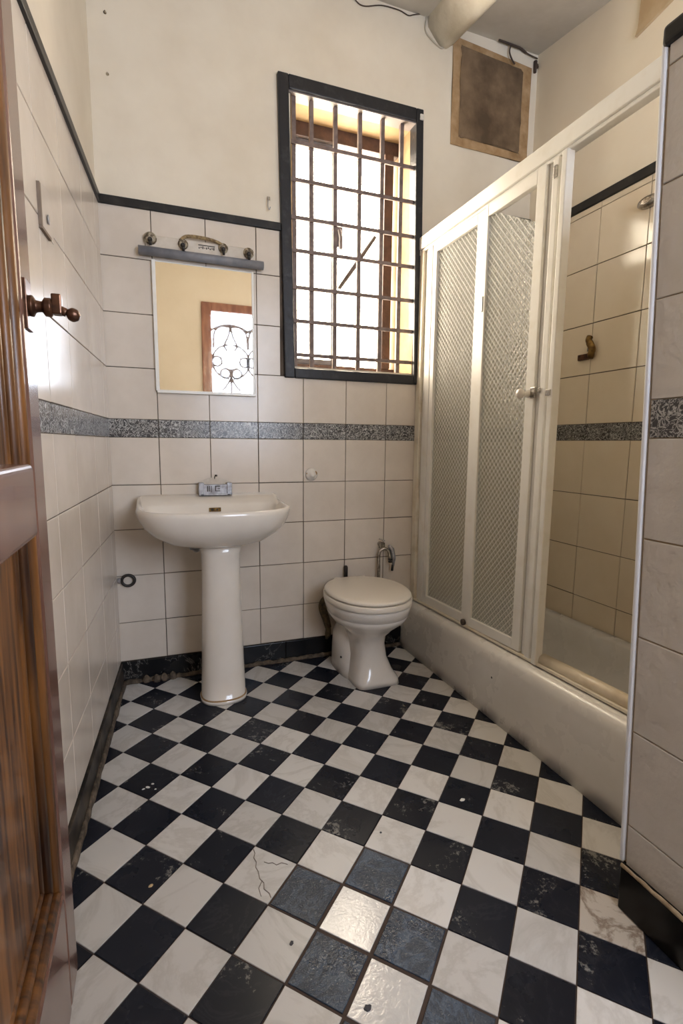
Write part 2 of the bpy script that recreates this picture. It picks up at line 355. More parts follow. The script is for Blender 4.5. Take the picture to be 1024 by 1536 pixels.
def tiles(bm, us, vs, to3, th=0.004, g=0.0030, inset=0.0012, band=(1.0136, 1.0828), mi_tile=1, mi_band=2, skip=None, jit=0.0003):
    """us, vs: grid lines; to3(u, v, d) -> 3D point at distance d in front of the wall."""
    for i in range(len(us)-1):
        for j in range(len(vs)-1):
            u0, u1, v0, v1 = us[i], us[i+1], vs[j], vs[j+1]
            isband = abs(v0-band[0]) < 1e-6
            if u1-u0 < 0.004: continue
            hs = g/2*random.uniform(0.7, 1.3)
            rects = [(u0, u1, v0, v1)]
            if skip:
                a0, a1, b0, b1 = skip
                if u1 > a0 and u0 < a1 and v1 > b0 and v0 < b1:
                    rects = []
                    if u0 < a0: rects.append((u0, a0, v0, v1))
                    if u1 > a1: rects.append((a1, u1, v0, v1))
                    if v0 < b0: rects.append((max(u0, a0), min(u1, a1), v0, b0))
                    if v1 > b1: rects.append((max(u0, a0), min(u1, a1), b1, v1))
            for (a, b, c, d) in rects:
                if b-a < 0.006 or d-c < 0.006: continue
                a += hs; b -= hs; c += hs*(0.3 if isband else 1); d -= hs*(0.3 if isband else 1)
                js = [random.uniform(-jit, jit) for _ in range(4)]
                o = [bm.verts.new(to3(*p)) for p in ((a, c, 0), (b, c, 0), (b, d, 0), (a, d, 0))]
                q = [bm.verts.new(to3(*p)) for p in ((a, c, th-inset), (b, c, th-inset), (b, d, th-inset), (a, d, th-inset))]
                tt = [bm.verts.new(to3(*p)) for p in ((a+inset, c+inset, th+js[0]), (b-inset, c+inset, th+js[1]), (b-inset, d-inset, th+js[2]), (a+inset, d-inset, th+js[3]))]
                mi = mi_band if isband else mi_tile
                for k in range(4):
                    n = (k+1) % 4
                    bm.faces.new((o[k], o[n], q[n], q[k])).material_index = mi
                    bm.faces.new((q[k], q[n], tt[n], tt[k])).material_index = mi
                bm.faces.new(tt).material_index = mi

SK = -0.07317
def LX(y): return SK*(-y)          # left wall leans out of square: x at depth y
YB = -2.9                          # rear wall
XR = 1.944
HB = 2.9

# ------------------------------------------------------------------ back wall (with window opening)
TW = 0.006   # tile bed in front of plaster
wx0, wx1, wz0, wz1 = 0.735, 1.318, 1.325, 2.415
bm = BM()
box(bm, (-0.35, 0, -0.05), (wx0, 0.30, HB)); box(bm, (wx1, 0, -0.05), (2.2, 0.30, HB))
box(bm, (wx0, 0, -0.05), (wx1, 0.30, wz0)); box(bm, (wx0, 0, wz1), (wx1, 0.30, HB))
box(bm, (wx0-.002, .0, wz0), (wx0+.002, .30, wz1), 5); box(bm, (wx1-.002, .0, wz0), (wx1+.002, .30, wz1), 5); box(bm, (wx0, .0, wz1-.002), (wx1, .30, wz1+.002), 5)
# grout bed and tiles
def back3(u, v, d): return (u, -0.003-d, v)
box(bm, (-0.001, -0.003, 0.0), (1.42, 0, 1.29), 3); box(bm, (-0.001, -0.003, 1.29), (0.70, 0, 1.865), 3)
cols = [0.0] + [0.1857+0.2*k for k in range(7)] + [1.42]
tiles(bm, cols, ROWS, back3, skip=(0.685, 1.36, 1.2804, 3))
box(bm, (1.42, -0.003, 0.2), (1.64, 0, 1.865), 3); box(bm, (1.64, -0.003, 0.2), (XR, 0, 2.07), 3)
tiles(bm, [1.42, 1.64], ROWS, back3, mi_tile=4)
tiles(bm, [1.64, 1.79, XR], ROWS[:-1]+[1.863, 2.03, 2.068], back3, mi_tile=4)

wb = obj('wall_back', bm, [plaster, tile_m, band_m, grout_m, tile_shower_lit, mat('ochre_window_reveal', (0.40, 0.29, 0.16), 0.9, col2=(0.30, 0.20, 0.10), scale=8)])
tag(wb, kind='structure')

# cement patch in the upper right of the back wall
bm = BM()
hexa(bm, [(1.482, -0.004, 2.352), (1.905, -0.004, 2.345), (1.905, 0, 2.345), (1.482, 0, 2.352), (1.478, -0.004, 2.79), (1.905, -0.004, 2.76), (1.905, 0, 2.76), (1.478, 0, 2.79)], 0)
bmesh.ops.subdivide_edges(bm, edges=bm.edges, cuts=5)
for v in bm.verts:
    if v.co.y < -.001: v.co += Vector((random.uniform(-.004, .004), 0, random.uniform(-.004, .004)))
tag(obj('plaster_border', bm, ochre), kind='structure')
bm = BM(); hexa(bm, [(1.525, -0.007, 2.392), (1.850, -0.007, 2.385), (1.850, -0.003, 2.385), (1.525, -0.003, 2.392), (1.523, -0.007, 2.755), (1.850, -0.007, 2.735), (1.850, -0.003, 2.735), (1.523, -0.003, 2.755)])
bmesh.ops.subdivide_edges(bm, edges=bm.edges, cuts=7)
for v in bm.verts: v.co += Vector((random.uniform(-.009, .009), random.uniform(-.002, .001), random.uniform(-.009, .009)))
tag(obj('cement_patch', bm, cement), kind='structure')

# ------------------------------------------------------------------ left wall
bm = BM()
hexa(bm, [(LX(YB-.1)-.3, YB-.1, -.05), (LX(YB-.1), YB-.1, -.05), (0, 0, -.05), (-.3, 0, -.05), (LX(YB-.1)-.3, YB-.1, HB), (LX(YB-.1), YB-.1, HB), (0, 0, HB), (-.3, 0, HB)])
nl = Vector((1, SK, 0)).normalized()
def left3(u, v, d):
    return (LX(u)+nl.x*(0.003+d), u+nl.y*(0.003+d), v)
hexa(bm, [(LX(YB), YB, 0), (LX(YB)+.003, YB, 0), (0.003, 0, 0), (0, 0, 0), (LX(YB), YB, 1.865), (LX(YB)+.003, YB, 1.865), (0.003, 0, 1.865), (0, 0, 1.865)], 3)
lc = [YB, -2.66, -2.42, -2.18, -1.94, -1.7, -1.47, -1.28, -1.08, -0.85, -0.62, -0.335, -0.10, -0.008]
tiles(bm, lc, ROWS, left3)

tag(obj('wall_left', bm, [plaster, tile_m, band_m, grout_m]), kind='structure')

# ------------------------------------------------------------------ right (shower) wall
bm = BM()
box(bm, (XR, YB-.1, -.05), (XR+.25, 0.0, HB))
box(bm, (XR-.003, -1.62, 0.15), (XR, 0, 2.005), 3)
def right3(u, v, d): return (XR-0.003-d, u, v)
tiles(bm, [-1.60, -1.366, -1.137, -0.908, -0.679, -0.45, -0.221, -0.012], [0.15, 0.325, 0.547, 0.785, 1.0205, 1.090, 1.303, 1.515, 1.752, 1.975, 2.0], right3, band=(1.0205, 1.09), mi_tile=1)

tag(obj('wall_right', bm, [plaster_lit, tile_shower_lit, band_m, grout_m]), kind='structure')
# ochre plaster repair high on the right wall
bm = BM()
hexa(bm, [(XR-.008, -.72, 2.59), (XR, -.72, 2.59), (XR, -.56, 2.545), (XR-.008, -.56, 2.545), (XR-.008, -.95, 2.80), (XR, -.95, 2.80), (XR, -.575, 2.80), (XR-.008, -.575, 2.80)])
hexa(bm, [(XR-.012, -.95, 2.60), (XR, -.95, 2.60), (XR, -.555, 2.535), (XR-.012, -.555, 2.535), (XR-.012, -.95, 2.625), (XR, -.95, 2.625), (XR, -.565, 2.56), (XR-.012, -.565, 2.56)])
tag(obj('plaster_repair', bm, mat('pale_ochre_plaster', (0.58, 0.44, 0.27), 0.9, col2=(0.48, 0.34, 0.19), scale=12)), kind='structure')

# ------------------------------------------------------------------ rear wall with grille door opening
dx0, dx1, dz1 = 0.68, 1.80, 2.25  # unseen right part of the opening widened to let in more daylight
bm = BM()
box(bm, (-.55, YB-.12, -.05), (dx0, YB, HB)); box(bm, (dx1, YB-.12, -.05), (2.2, YB, HB)); box(bm, (dx0, YB-.12, dz1), (dx1, YB, HB))

tag(obj('wall_front', bm, plaster_lit), kind='structure')

# ------------------------------------------------------------------ partition at the tub's end
bm = BM()
PX = 1.092
def py(z): return -1.472 + z*0.040
hexa(bm, [(PX, -1.85, 0), (XR, -1.85, 0), (XR, py(0), 0), (PX, py(0), 0), (PX, -1.85, 1.745), (XR, -1.85, 1.745), (XR, py(1.745), 1.745), (PX, py(1.745), 1.745)])
def part3(u, v, d): return (PX-0.003-d, u+0.04*v, v)
hexa(bm, [(PX-.003, -1.85, 0.0), (PX, -1.85, 0.0), (PX, py(0), 0), (PX-.003, py(0), 0), (PX-.003, -1.85, 1.745), (PX, -1.85, 1.745), (PX, py(1.745), 1.745), (PX-.003, py(1.745), 1.745)], 3)
tiles(bm, [-1.92, -1.69, -1.480], [0.097, 0.19, 0.40, 0.605, 0.811, 1.0136, 1.088, 1.28, 1.49, 1.70, 1.743], part3)

tag(obj('wall_partition', bm, [plaster, mat('partition_tile', (0.62, 0.58, 0.53), 0.35, col2=(0.57, 0.53, 0.475), scale=7, bump=0.35, bscale=30), band_m, mat('sandy_grout', (0.42, 0.33, 0.22), 0.95)]), kind='structure')
bm = BM()
for s in (0,):
    hexa(bm, [(PX-.011, py(.1)-.005, .1), (PX+.006, py(.1)-.005, .1), (PX+.006, py(.1)+.006, .1), (PX-.011, py(.1)+.006, .1),
              (PX-.011, py(1.745)-.005, 1.745), (PX+.006, py(1.745)-.005, 1.745), (PX+.006, py(1.745)+.006, 1.745), (PX-.011, py(1.745)+.006, 1.745)])
tag(obj('trim_1', bm, mat('white_corner_bead', (0.72, 0.73, 0.76), 0.35), bevel=0.005, seg=3), kind='structure')
bm = BM()
box(bm, (PX-.016, -1.85, 1.735), (PX+.02, -1.400, 1.772)); box(bm, (PX-.012, -1.475, 1.772), (PX+.02, -1.437, 2.4))
tag(obj('trim_2', bm, black_trim, bevel=0.008, seg=3), kind='structure')

# ------------------------------------------------------------------ ceiling, beam
bm = BM()
def cz(y): return 2.828 + 0.16*max(y, -0.8)
ys = [0.0, -0.1, -0.3, -0.8, -3.1]
for a, b in zip(ys[:-1], ys[1:]):
    hexa(bm, [(-.4, b, cz(b)), (2.2, b, cz(b)), (2.2, a, cz(a)), (-.4, a, cz(a)), (-.4, b, 3.0), (2.2, b, 3.0), (2.2, a, 3.0), (-.4, a, 3.0)])

tag(obj('ceiling', bm, ceil_m), kind='structure')
bm = BM()
rings = []
for k, y in enumerate([0.0, -0.25, -0.5, -0.8, -1.2, -1.8, -2.9]):
    dz = -0.0 + 0.155*max(y, -0.8)
    sh = [(-.086, .12), (-.088, 0.02), (-.080, -.03), (-.050, -.065), (-.018, -.094), (.012, -.094), (.045, -.068), (.075, -.028), (.090, .01), (.095, .12)]
    rings.append([(1.432+sx_+random.uniform(-.002, .002), y, 2.822+sz+dz) for sx_, sz in sh])
loft(bm, rings)
tag(obj('ceiling_beam', bm, beam_m), kind='structure')

# ------------------------------------------------------------------ floor
FS, FTH, FOX, FOY = 0.121631, math.radians(-46.797), 0.36037, -1.04164
ca, sa = math.cos(FTH), math.sin(FTH)
def fpt(i, j): return Vector((FOX+FS*(i*ca+j*sa), FOY+FS*(i*sa-j*ca)))
def clip(poly, n, d):
    out = []
    for k in range(len(poly)):
        a, b = poly[k], poly[(k+1) % len(poly)]; da = n.dot(a)-d; db = n.dot(b)-d
        if da >= 0: out.append(a)
        if (da >= 0) != (db >= 0): out.append(a+(b-a)*(da/(da-db)))
    return out
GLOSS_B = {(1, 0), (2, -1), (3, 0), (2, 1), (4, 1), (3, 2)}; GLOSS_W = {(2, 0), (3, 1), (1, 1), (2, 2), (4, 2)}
bm = BM(); tone = bm.faces.layers.float.new('tone')
box(bm, (-.3, YB, -.03), (1.5, 0.0, -.0022), 2); box(bm, (1.5, YB, -.03), (1.96, 0, -.0022), 2)
for i in range(-22, 26):
    for j in range(-26, 26):
        near_gl = (i, j) in GLOSS_B or (i, j) in GLOSS_W
        g = 0.0085 if near_gl else 0.0026
        gg = g/FS
        if near_gl and (i, j) in ((1, 1), (2, 2)): gg = 0.035
        poly = [fpt(i+gg/2, j+gg/2), fpt(i+1-gg/2, j+gg/2), fpt(i+1-gg/2, j+1-gg/2), fpt(i+gg/2, j+1-gg/2)]
        for n, d in ((Vector((0, -1)), 0.004), (Vector((0, 1)), YB), (Vector((-1, 0)), -XR), (Vector((1, -0.07317)).normalized(), -0.0)):
            if n.x > 0.5:
                nn = Vector((1, SK)).normalized(); poly = clip(poly, nn, 0.004)
            else: poly = clip(poly, n, d)
            if len(poly) < 3: break
        if len(poly) < 3: continue
        c = sum(poly, Vector((0, 0)))/len(poly)
        if c.x > 1.5 and c.y > -1.5: continue
        odd = (i+j) % 2
        mi = (1 if odd else 0)
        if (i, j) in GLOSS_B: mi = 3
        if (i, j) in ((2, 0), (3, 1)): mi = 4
        if (i, j) == (6, -2): mi = 5
        tl = random.random(); js = random.uniform(-.0003, .0003)
        tx, ty = random.uniform(-.003, .003), random.uniform(-.003, .003)
        def zz(p): return js+tx*(p.x-c.x)+ty*(p.y-c.y)
        o_ = [bm.verts.new((p.x, p.y, -.0022)) for p in poly]
        q_ = [bm.verts.new((p.x, p.y, -.0006+zz(p))) for p in poly]
        t_ = [bm.verts.new((*(p+(c-p).normalized()*0.0012), zz(p))) for p in poly]
        n_ = len(poly)
        for k in range(n_):
            m_ = (k+1) % n_
            for fc in (bm.faces.new((o_[k], o_[m_], q_[m_], q_[k])), bm.faces.new((q_[k], q_[m_], t_[m_], t_[k]))):
                fc.material_index = mi; fc[tone] = tl
        fc = bm.faces.new(t_); fc.material_index = mi; fc[tone] = tl
bmesh.ops.recalc_face_normals(bm, faces=bm.faces)
floor = tag(obj('floor', bm, [white_marble, black_marble, mat('brown_floor_grout', (0.055, 0.035, 0.025), 0.9), black_gloss, white_gloss, stained_marble]), kind='structure')

def flat_strip(bm, pts, w):
    for k in range(len(pts)-1):
        a, b = Vector(pts[k]), Vector(pts[k+1]); d = (b-a).normalized(); n = Vector((-d.y, d.x))*w/2
        vs = [bm.verts.new((*q, z)) for z in (0.0002, 0.0009) for q in (a-n, b-n, b+n, a+n)]
        for f in ((4, 5, 6, 7), (0, 1, 5, 4), (1, 2, 6, 5), (2, 3, 7, 6), (3, 0, 4, 7)): bm.faces.new([vs[i] for i in f])
bm = BM()   # cracks in one white tile
cr0 = [fpt(*p) for p in ((.03, .10), (.12, .17), (.16, .27), (.27, .33), (.33, .44), (.44, .50), (.55, .62), (.68, .66), (.76, .77), (.90, .80), (.97, .86))]
flat_strip(bm, cr0, .0016)
flat_strip(bm, [fpt(*p) for p in ((.40, .26), (.50, .25), (.56, .20), (.66, .21), (.72, .12), (.85, .1))], .0016)
flat_strip(bm, [fpt(*p) for p in ((.62, .63), (.66, .8), (.8, .92))], .0014)
obj('tile_crack', bm, mat('crack_grey', (0.20, 0.165, 0.14), 0.9), floor)
def blot(name, x, y, rx, ry, ang, m_, h=0.0015):
    bm = BM(); n = 12; ring = []
    for k in range(n):
        t = 2*math.pi*k/n; rr = random.uniform(.8, 1.15)
        a, b = rx*rr*math.cos(t), ry*rr*math.sin(t)
        ring.append((x+a*math.cos(ang)-b*math.sin(ang), y+a*math.sin(ang)+b*math.cos(ang)))
    loft(bm, [[(p[0], p[1], .0003) for p in ring], [(x+(p[0]-x)*.8, y+(p[1]-y)*.8, h) for p in ring]], cap0=False)
    return obj(name, bm, m_, floor)
paint_w = mat('white_paint_drop', (0.7, 0.68, 0.62), 0.6); dkspot = mat('dark_chip', (0.03, 0.03, 0.04), 0.6)
# (pixel-read spots, given on the floor in metres)
SPOTS = []
def on_floor(px, py_):
    d = r2*((px-512)/FPX) - u2*((py_-768)/FPX) + fw; t = -CAM.z/d.z; p = CAM+d*t; return p.x, p.y
for (px, py_, rx, ry, a, m_) in ((693, 1200, .009, .006, .3, paint_w), (437, 1415, .006, .004, 1.0, dkspot), (551, 1512, .008, .006, .2, dkspot), (571, 1249, .003, .003, 0, dkspot), (226, 1329, .006, .004, 0.5, mat('tan_chip', (0.5, 0.36, 0.2), .7)), (222, 1181, .007, .004, -.6, paint_w), (229, 1176, .005, .003, -.2, paint_w), (215, 1184, .005, .0025, .4, paint_w), (233, 1184, .003, .002, 0, paint_w)):
    x, y = on_floor(px, py_); blot('floor_spot', x, y, rx, ry, a, m_)

# ------------------------------------------------------------------ skirtings
def skirt_back(x0, x1):
    bm = BM(); box(bm, (x0, -.014, 0), (x1, 0, .0935)); return bm
bm = BM()
xs_ = [0.004, .35, .70, 1.06, 1.33]
for a, b in zip(xs_[:-1], xs_[1:]): box(bm, (a+.001, -.014, .0), (b-.001, -.003, .0935))
sk = tag(obj('baseboard_back', bm, base_marble, bevel=.002), kind='structure')
bm = BM(); n = 40; prev = None
def rubble(p0, p1, nseg, hh, ww, side):
    """a rough ledge of mortar between skirting and floor"""
    p0, p1 = Vector(p0), Vector(p1); d = (p1-p0).normalized(); nn = Vector(side).normalized(); rings = []
    for k in range(nseg+1):
        c = p0+(p1-p0)*k/nseg; h = hh*random.uniform(.75, 1.2); w_ = ww*random.uniform(.75, 1.2)
        rings.append([c, c+Vector((0, 0, h)), c+nn*w_*.7+Vector((0, 0, h*.95)), c+nn*w_+Vector((0, 0, h*.25)), c+nn*w_*1.02])
    return rings
loft(bm, rubble((0.02, -.012, 0), (0.92, -.012, 0), 60, .016, .013, (0, -1, 0)))
loft(bm, rubble((1.16, -.012, 0), (1.285, -.012, 0), 12, .014, .012, (0, -1, 0)))
for x, y in ((.10, -.02), (.14, -.028), (.17, -.024), (.205, -.02)):
    lathe(bm, (x, y, .012), [(.016, -.012), (.017, 0), (.010, .012), (.003, .018)], n=8)
obj('mortar_ledge', bm, mortar, sk)
bm = BM()
for a, b in ((-.0, -.55), (-.55, -1.1), (-1.1, -1.7), (-1.7, -2.3), (-2.3, -2.88)):
    a2, b2 = a-.001, b+.001
    hexa(bm, [(LX(b2)+.003, b2, 0), (LX(b2)+.014, b2, 0), (LX(a2)+.014, a2, 0), (LX(a2)+.003, a2, 0), (LX(b2)+.003, b2, .09), (LX(b2)+.014, b2, .09), (LX(a2)+.014, a2, .09), (LX(a2)+.003, a2, .09)])
skl = tag(obj('baseboard_left', bm, mat('dirty_black_marble', (0.012, 0.011, 0.010), 0.45, spec=.2, col2=(0.07, 0.055, 0.04), scale=18), bevel=.002), kind='structure')
bm = BM(); loft(bm, rubble((LX(0)+.012, -.02, 0), (LX(-2.8)+.012, -2.8, 0), 90, .02, .010, (1, 0, 0))); obj('mortar_ledge', bm, mortar, skl)
bm = BM()
hexa(bm, [(PX-.022, -1.85, 0), (PX+.002, -1.85, 0), (PX+.002, py(0)-.0, 0), (PX-.022, py(0)-.006, 0), (PX-.018, -1.85, .1), (PX+.002, -1.85, .1), (PX+.002, py(0)+.004, .1), (PX-.018, py(0), .1)])
skp = tag(obj('baseboard_partition', bm, mat('black_polished_marble', (0.008, 0.007, 0.006), .25, spec=.25, col2=(0.05, .045, .035), scale=9, mixr=(.55, .7)), bevel=.003), kind='structure')
bm = BM(); loft(bm, rubble((PX-.018, -1.84, .098), (PX-.018, py(0)-.004, .098), 20, .008, .004, (-1, 0, 0))); obj('mortar_ledge', bm, mat('sandy_mortar', (.42, .33, .22), .9, col2=(.25, .17, .1), scale=40), skp)

# black trim strips round the walls
bm = BM(); box(bm, (0.0, -.016, 1.862), (.69, 0, 1.892)); tag(obj('trim_3', bm, black_trim, bevel=.003), kind='structure')
bm = BM(); hexa(bm, [(LX(YB), YB, 1.835), (LX(YB)+.016, YB, 1.835), (.016, 0, 1.862), (0, 0, 1.862), (LX(YB), YB, 1.865), (LX(YB)+.016, YB, 1.865), (.016, 0, 1.892), (0, 0, 1.892)])
tag(obj('trim_4', bm, black_trim, bevel=.003), kind='structure')
bm = BM(); box(bm, (XR-.016, -1.85, 2.0), (XR, 0, 2.036)); tag(obj('trim_5', bm, black_trim, bevel=.003), kind='structure')
bm = BM(); box(bm, (1.64, -.014, 2.068), (XR, 0, 2.095)); tag(obj('trim_6', bm, black_trim, bevel=.003), kind='structure')

# ------------------------------------------------------------------ window in the back wall
win = tag(empty('window_1', (1.02, 0, 1.30)), kind='structure')
def shx(x, z): return x + (2.45-z)*0.020   # the frame hangs slightly out of plumb
bm = BM()
def fbar(bm, x0, x1, z0, z1, y0, y1, mi=0):
    hexa(bm, [(shx(x0, z0), y0, z0), (shx(x1, z0), y0, z0), (shx(x1, z0), y1, z0), (shx(x0, z0), y1, z0), (shx(x0, z1), y0, z1), (shx(x1, z1), y0, z1), (shx(x1, z1), y1, z1), (shx(x0, z1), y1, z1)], mi)
fbar(bm, .678, .722, 1.274, 2.451, -.020, .045); fbar(bm, 1.297, 1.332, 1.274, 2.451, -.020, .045)
fbar(bm, .722, 1.297, 1.274, 1.316, -.020, .045); fbar(bm, .722, 1.297, 2.398, 2.451, -.020, .045)
obj('frame', bm, black_paint, win, bevel=.004)
bm = BM(); box(bm, (shx(1.312, 2.42), -.024, 2.405), (shx(1.332, 2.42), -.018, 2.43)); obj('chipped_corner', bm, mat('bare_filler', (.6, .57, .52), .8), win, bevel=.003)
bm = BM(); fbar(bm, .722, 1.297, 2.392, 2.399, -.012, .05); obj('lining', bm, mat('grey_lining', (.17, .145, .135), .5), win)
vb = [.751, .827, .933, 1.045, 1.151, 1.244]; hbz = [2.22, 2.077, 1.931, 1.801, 1.653, 1.516, 1.376]
gr = tag(empty('window_grille', (1.02, .02, 1.31)), 'brown iron security grille of crossed flat bars inside the black window frame', 'window grille')
for x in vb:
    bm = BM(); xx = x+.004
    hexa(bm, [(xx-.0095, .012, 1.312), (xx+.0095, .012, 1.312), (xx+.0085, .026, 1.312), (xx-.0085, .026, 1.312), (xx-.0125, .012, 2.40), (xx+.0045, .012, 2.40), (xx+.0045, .026, 2.40), (xx-.0125, .026, 2.40)])
    obj('vertical_bar', bm, iron_m, gr)
for z in hbz:
    bm = BM(); box(bm, (shx(.720, z), .004, z-.0075), (shx(1.300, z), .012, z+.0075)); obj('horizontal_bar', bm, iron_m, gr)
# timber frame and casements set deep in the opening
bm = BM()
box(bm, (wx0, .19, 2.355), (wx1, .25, wz1)); box(bm, (wx0, .19, wz0), (wx1, .25, 1.368)); box(bm, (1.242, .18, 1.368), (1.288, .25, 2.355)); box(bm, (wx0, .19, 1.368), (.775, .25, 2.355))
obj('outer_frame', bm, wood_win, win, bevel=.003)
def casement(x0, x1, m_, y=.205, w_=.028):
    cs = BM(); box(cs, (x0, y, 1.37), (x0+w_, y+.03, 2.352)); box(cs, (x1-w_, y, 1.37), (x1, y+.03, 2.352)); box(cs, (x0+w_, y, 1.37), (x1-w_, y+.03, 1.395)); box(cs, (x0+w_, y, 2.325), (x1-w_, y+.03, 2.352))
    o = obj('casement', cs, m_, win, bevel=.002)
    g = BM(); box(g, (x0+w_-.002, y+.012, 1.393), (x1-w_+.002, y+.015, 2.327)); obj('pane', g, clear_glass, o)
    return o
c1 = casement(.776, 1.012, mat('pale_grey_casement', (.13, .13, .15), .5, col2=(.08, .075, .08), scale=20), w_=.026)
tag(c1, 'pale grey casement')
bm = BM(); tube(bm, [(1.205, .20, 1.985), (1.11, .20, 1.85), (1.02, .195, 1.725)], [.009, .012, .009], n=8); obj('casement_stay', bm, mat('grey_stay', (.07, .06, .06), .6), win)
bm = BM(); tube(bm, smooth_path([(1.018, .19, 1.985), (1.022, .18, 1.95), (1.02, .175, 1.92), (1.024, .185, 1.90)]), [.009]*18+[.008], n=8); box(bm, (1.008, .19, 1.91), (1.034, .205, 2.0)); obj('window_catch', bm, mat('dark_catch', (.12,.11,.12), .5), win)

# ------------------------------------------------------------------ grille door in the rear wall (left part seen in the mirror)
gd = tag(empty('door_2', ((dx0+dx1)/2, YB, 0)), kind='structure')
bm = BM()
for a, b in (((dx0-.045, YB-.11, 0), (dx0+.045, YB+.025, dz1+.03)), ((dx1-.045, YB-.11, 0), (dx1+.045, YB+.025, dz1+.03)), ((dx0+.045, YB-.11, dz1-.05), (dx1-.045, YB+.025, dz1+.03))): box(bm, a, b)
obj('frame', bm, door_red, gd, bevel=.006)
bm = BM(); box(bm, (dx0+.045, YB-.06, .0), (dx1-.045, YB-.03, .95)); obj('lower_panel', bm, door_red, gd)  # unseen panel, raised to keep daylight off the lower walls
bm = BM(); yg = YB-.03
def ring(cx, cz_, r, a0=0, a1=360, rr=.0115, n=26):
    tube(bm, [(cx+r*math.cos(math.radians(a0+(a1-a0)*k/n)), yg, cz_+r*math.sin(math.radians(a0+(a1-a0)*k/n))) for k in range(n+1)], rr, n=6)
for cx in (.905, 1.235, 1.565):
    for zc in (1.78, 1.10):
        ring(cx, zc, .088, rr=.005); ring(cx, zc+.02, .30, 50, 130); ring(cx-.02, zc-.02, .155, 90, 270); ring(cx+.02, zc-.02, .155, -90, 90)
        for s in (-1, 1):
            ring(cx+s*.13, zc-.02, .045); ring(cx+s*.055, zc-.13, .045)
            tube(bm, smooth_path([(cx, yg, zc+.32), (cx+s*.02, yg, zc+.22), (cx+s*.06, yg, zc+.13), (cx+s*.035, yg, zc+.085)]), .0115, n=6)
            tube(bm, smooth_path([(cx, yg, zc-.17), (cx+s*.05, yg, zc-.25), (cx+s*.09, yg, zc-.29)]), .0115, n=6)
            tube(bm, smooth_path([(cx, yg, zc+.30), (cx+s*.09, yg, zc+.30), (cx+s*.15, yg, zc+.24), (cx+s*.16, yg, zc+.1)]), .0115, n=6)
        tube(bm, [(cx, yg, zc-.09), (cx, yg, zc-.34)], .0115, n=6)
    tube(bm, [(cx, yg, 2.08), (cx, yg, 2.24)], .005, n=6)
    lathe(bm, (cx, yg, 2.09), [(.0, -.02), (.018, 0), (0, .02)], n=8)
obj('scroll_grille', bm, iron_m, gd)

# ------------------------------------------------------------------ open door leaf on the left
DX = -0.013
dr = tag(empty('door_1', (DX-.02, -2.06, 0)), kind='structure')
DY0, DY1 = -2.06, -1.224
bm = BM()
box(bm, (DX-.04, DY1-.078, .004), (DX, DY1, 2.02)); box(bm, (DX-.04, DY0, .004), (DX, DY0+.10, 2.02))
box(bm, (DX-.04, DY0+.10, .004), (DX, DY1-.078, .235)); box(bm, (DX-.04, DY0+.10, 1.93), (DX, DY1-.078, 2.02))
obj('door_frame', bm, door_mauve, dr, bevel=.006, seg=3)
bm = BM(); box(bm, (DX-.03, DY0+.10, .866), (DX+.018, -1.395, .966)); obj('middle_rail', bm, door_mauve, dr, bevel=.008, seg=4)
for z0, z1 in ((.235, 1.93),):
    bm = BM(); box(bm, (DX-.034, DY0+.09, z0-.01), (DX-.022, DY1-.07, z1+.01))
    # raised field
    ya, yb = DY0+.17, DY1-.33
    box(bm, (DX-.024, ya, z0+.10), (DX-.008, yb, z1-.10))
    pn = obj('panel', bm, door_gold, dr, bevel=.006)
    bm = BM()
    for k, (off, hgt) in enumerate(((.0, .0), (.022, -.006), (.046, -.012))):
        r_ = .011-.002*k
        y0_, y1_ = DY0+.10+off+r_, DY1-.078-off-r_; a, b = z0+off+r_, z1-off-r_; xx = DX-.012+hgt
        for p, q in (((xx, y1_, a), (xx, y1_, b)), ((xx, y0_, a), (xx, y0_, b)), ((xx, y0_, a), (xx, y1_, a)), ((xx, y0_, b), (xx, y1_, b))):
            tube(bm, [p, q], r_, n=10)
    obj('moulding', bm, door_gold, pn)
bm = BM(); hy_, hz = -1.272, 1.198
box(bm, (DX-.001, hy_-.018, hz-.036), (DX+.004, hy_+.018, hz+.036))
lathe(bm, (DX+.003, hy_, hz), [(.015, 0), (.016, .006), (.009, .010), (.008, .018), (.014, .022), (.014, .030), (.008, .034)], axis='X', n=16)
hd = obj('door_handle', bm, bronze, dr, bevel=.001)
bm = BM(); box(bm, (DX+.034, hy_-.009, hz-.010), (DX+.048, hy_+.009, hz+.020)); tube(bm, [(DX+.040, hy_, hz), (DX+.054, hy_, hz-.006)], .007); lathe(bm, (DX+.052, hy_, hz-.008), [(.0, 0), (.008, .003), (.011, .010), (.008, .018), (0, .021)], axis='X', n=16)
obj('knob', bm, bronze, hd, bevel=.003)

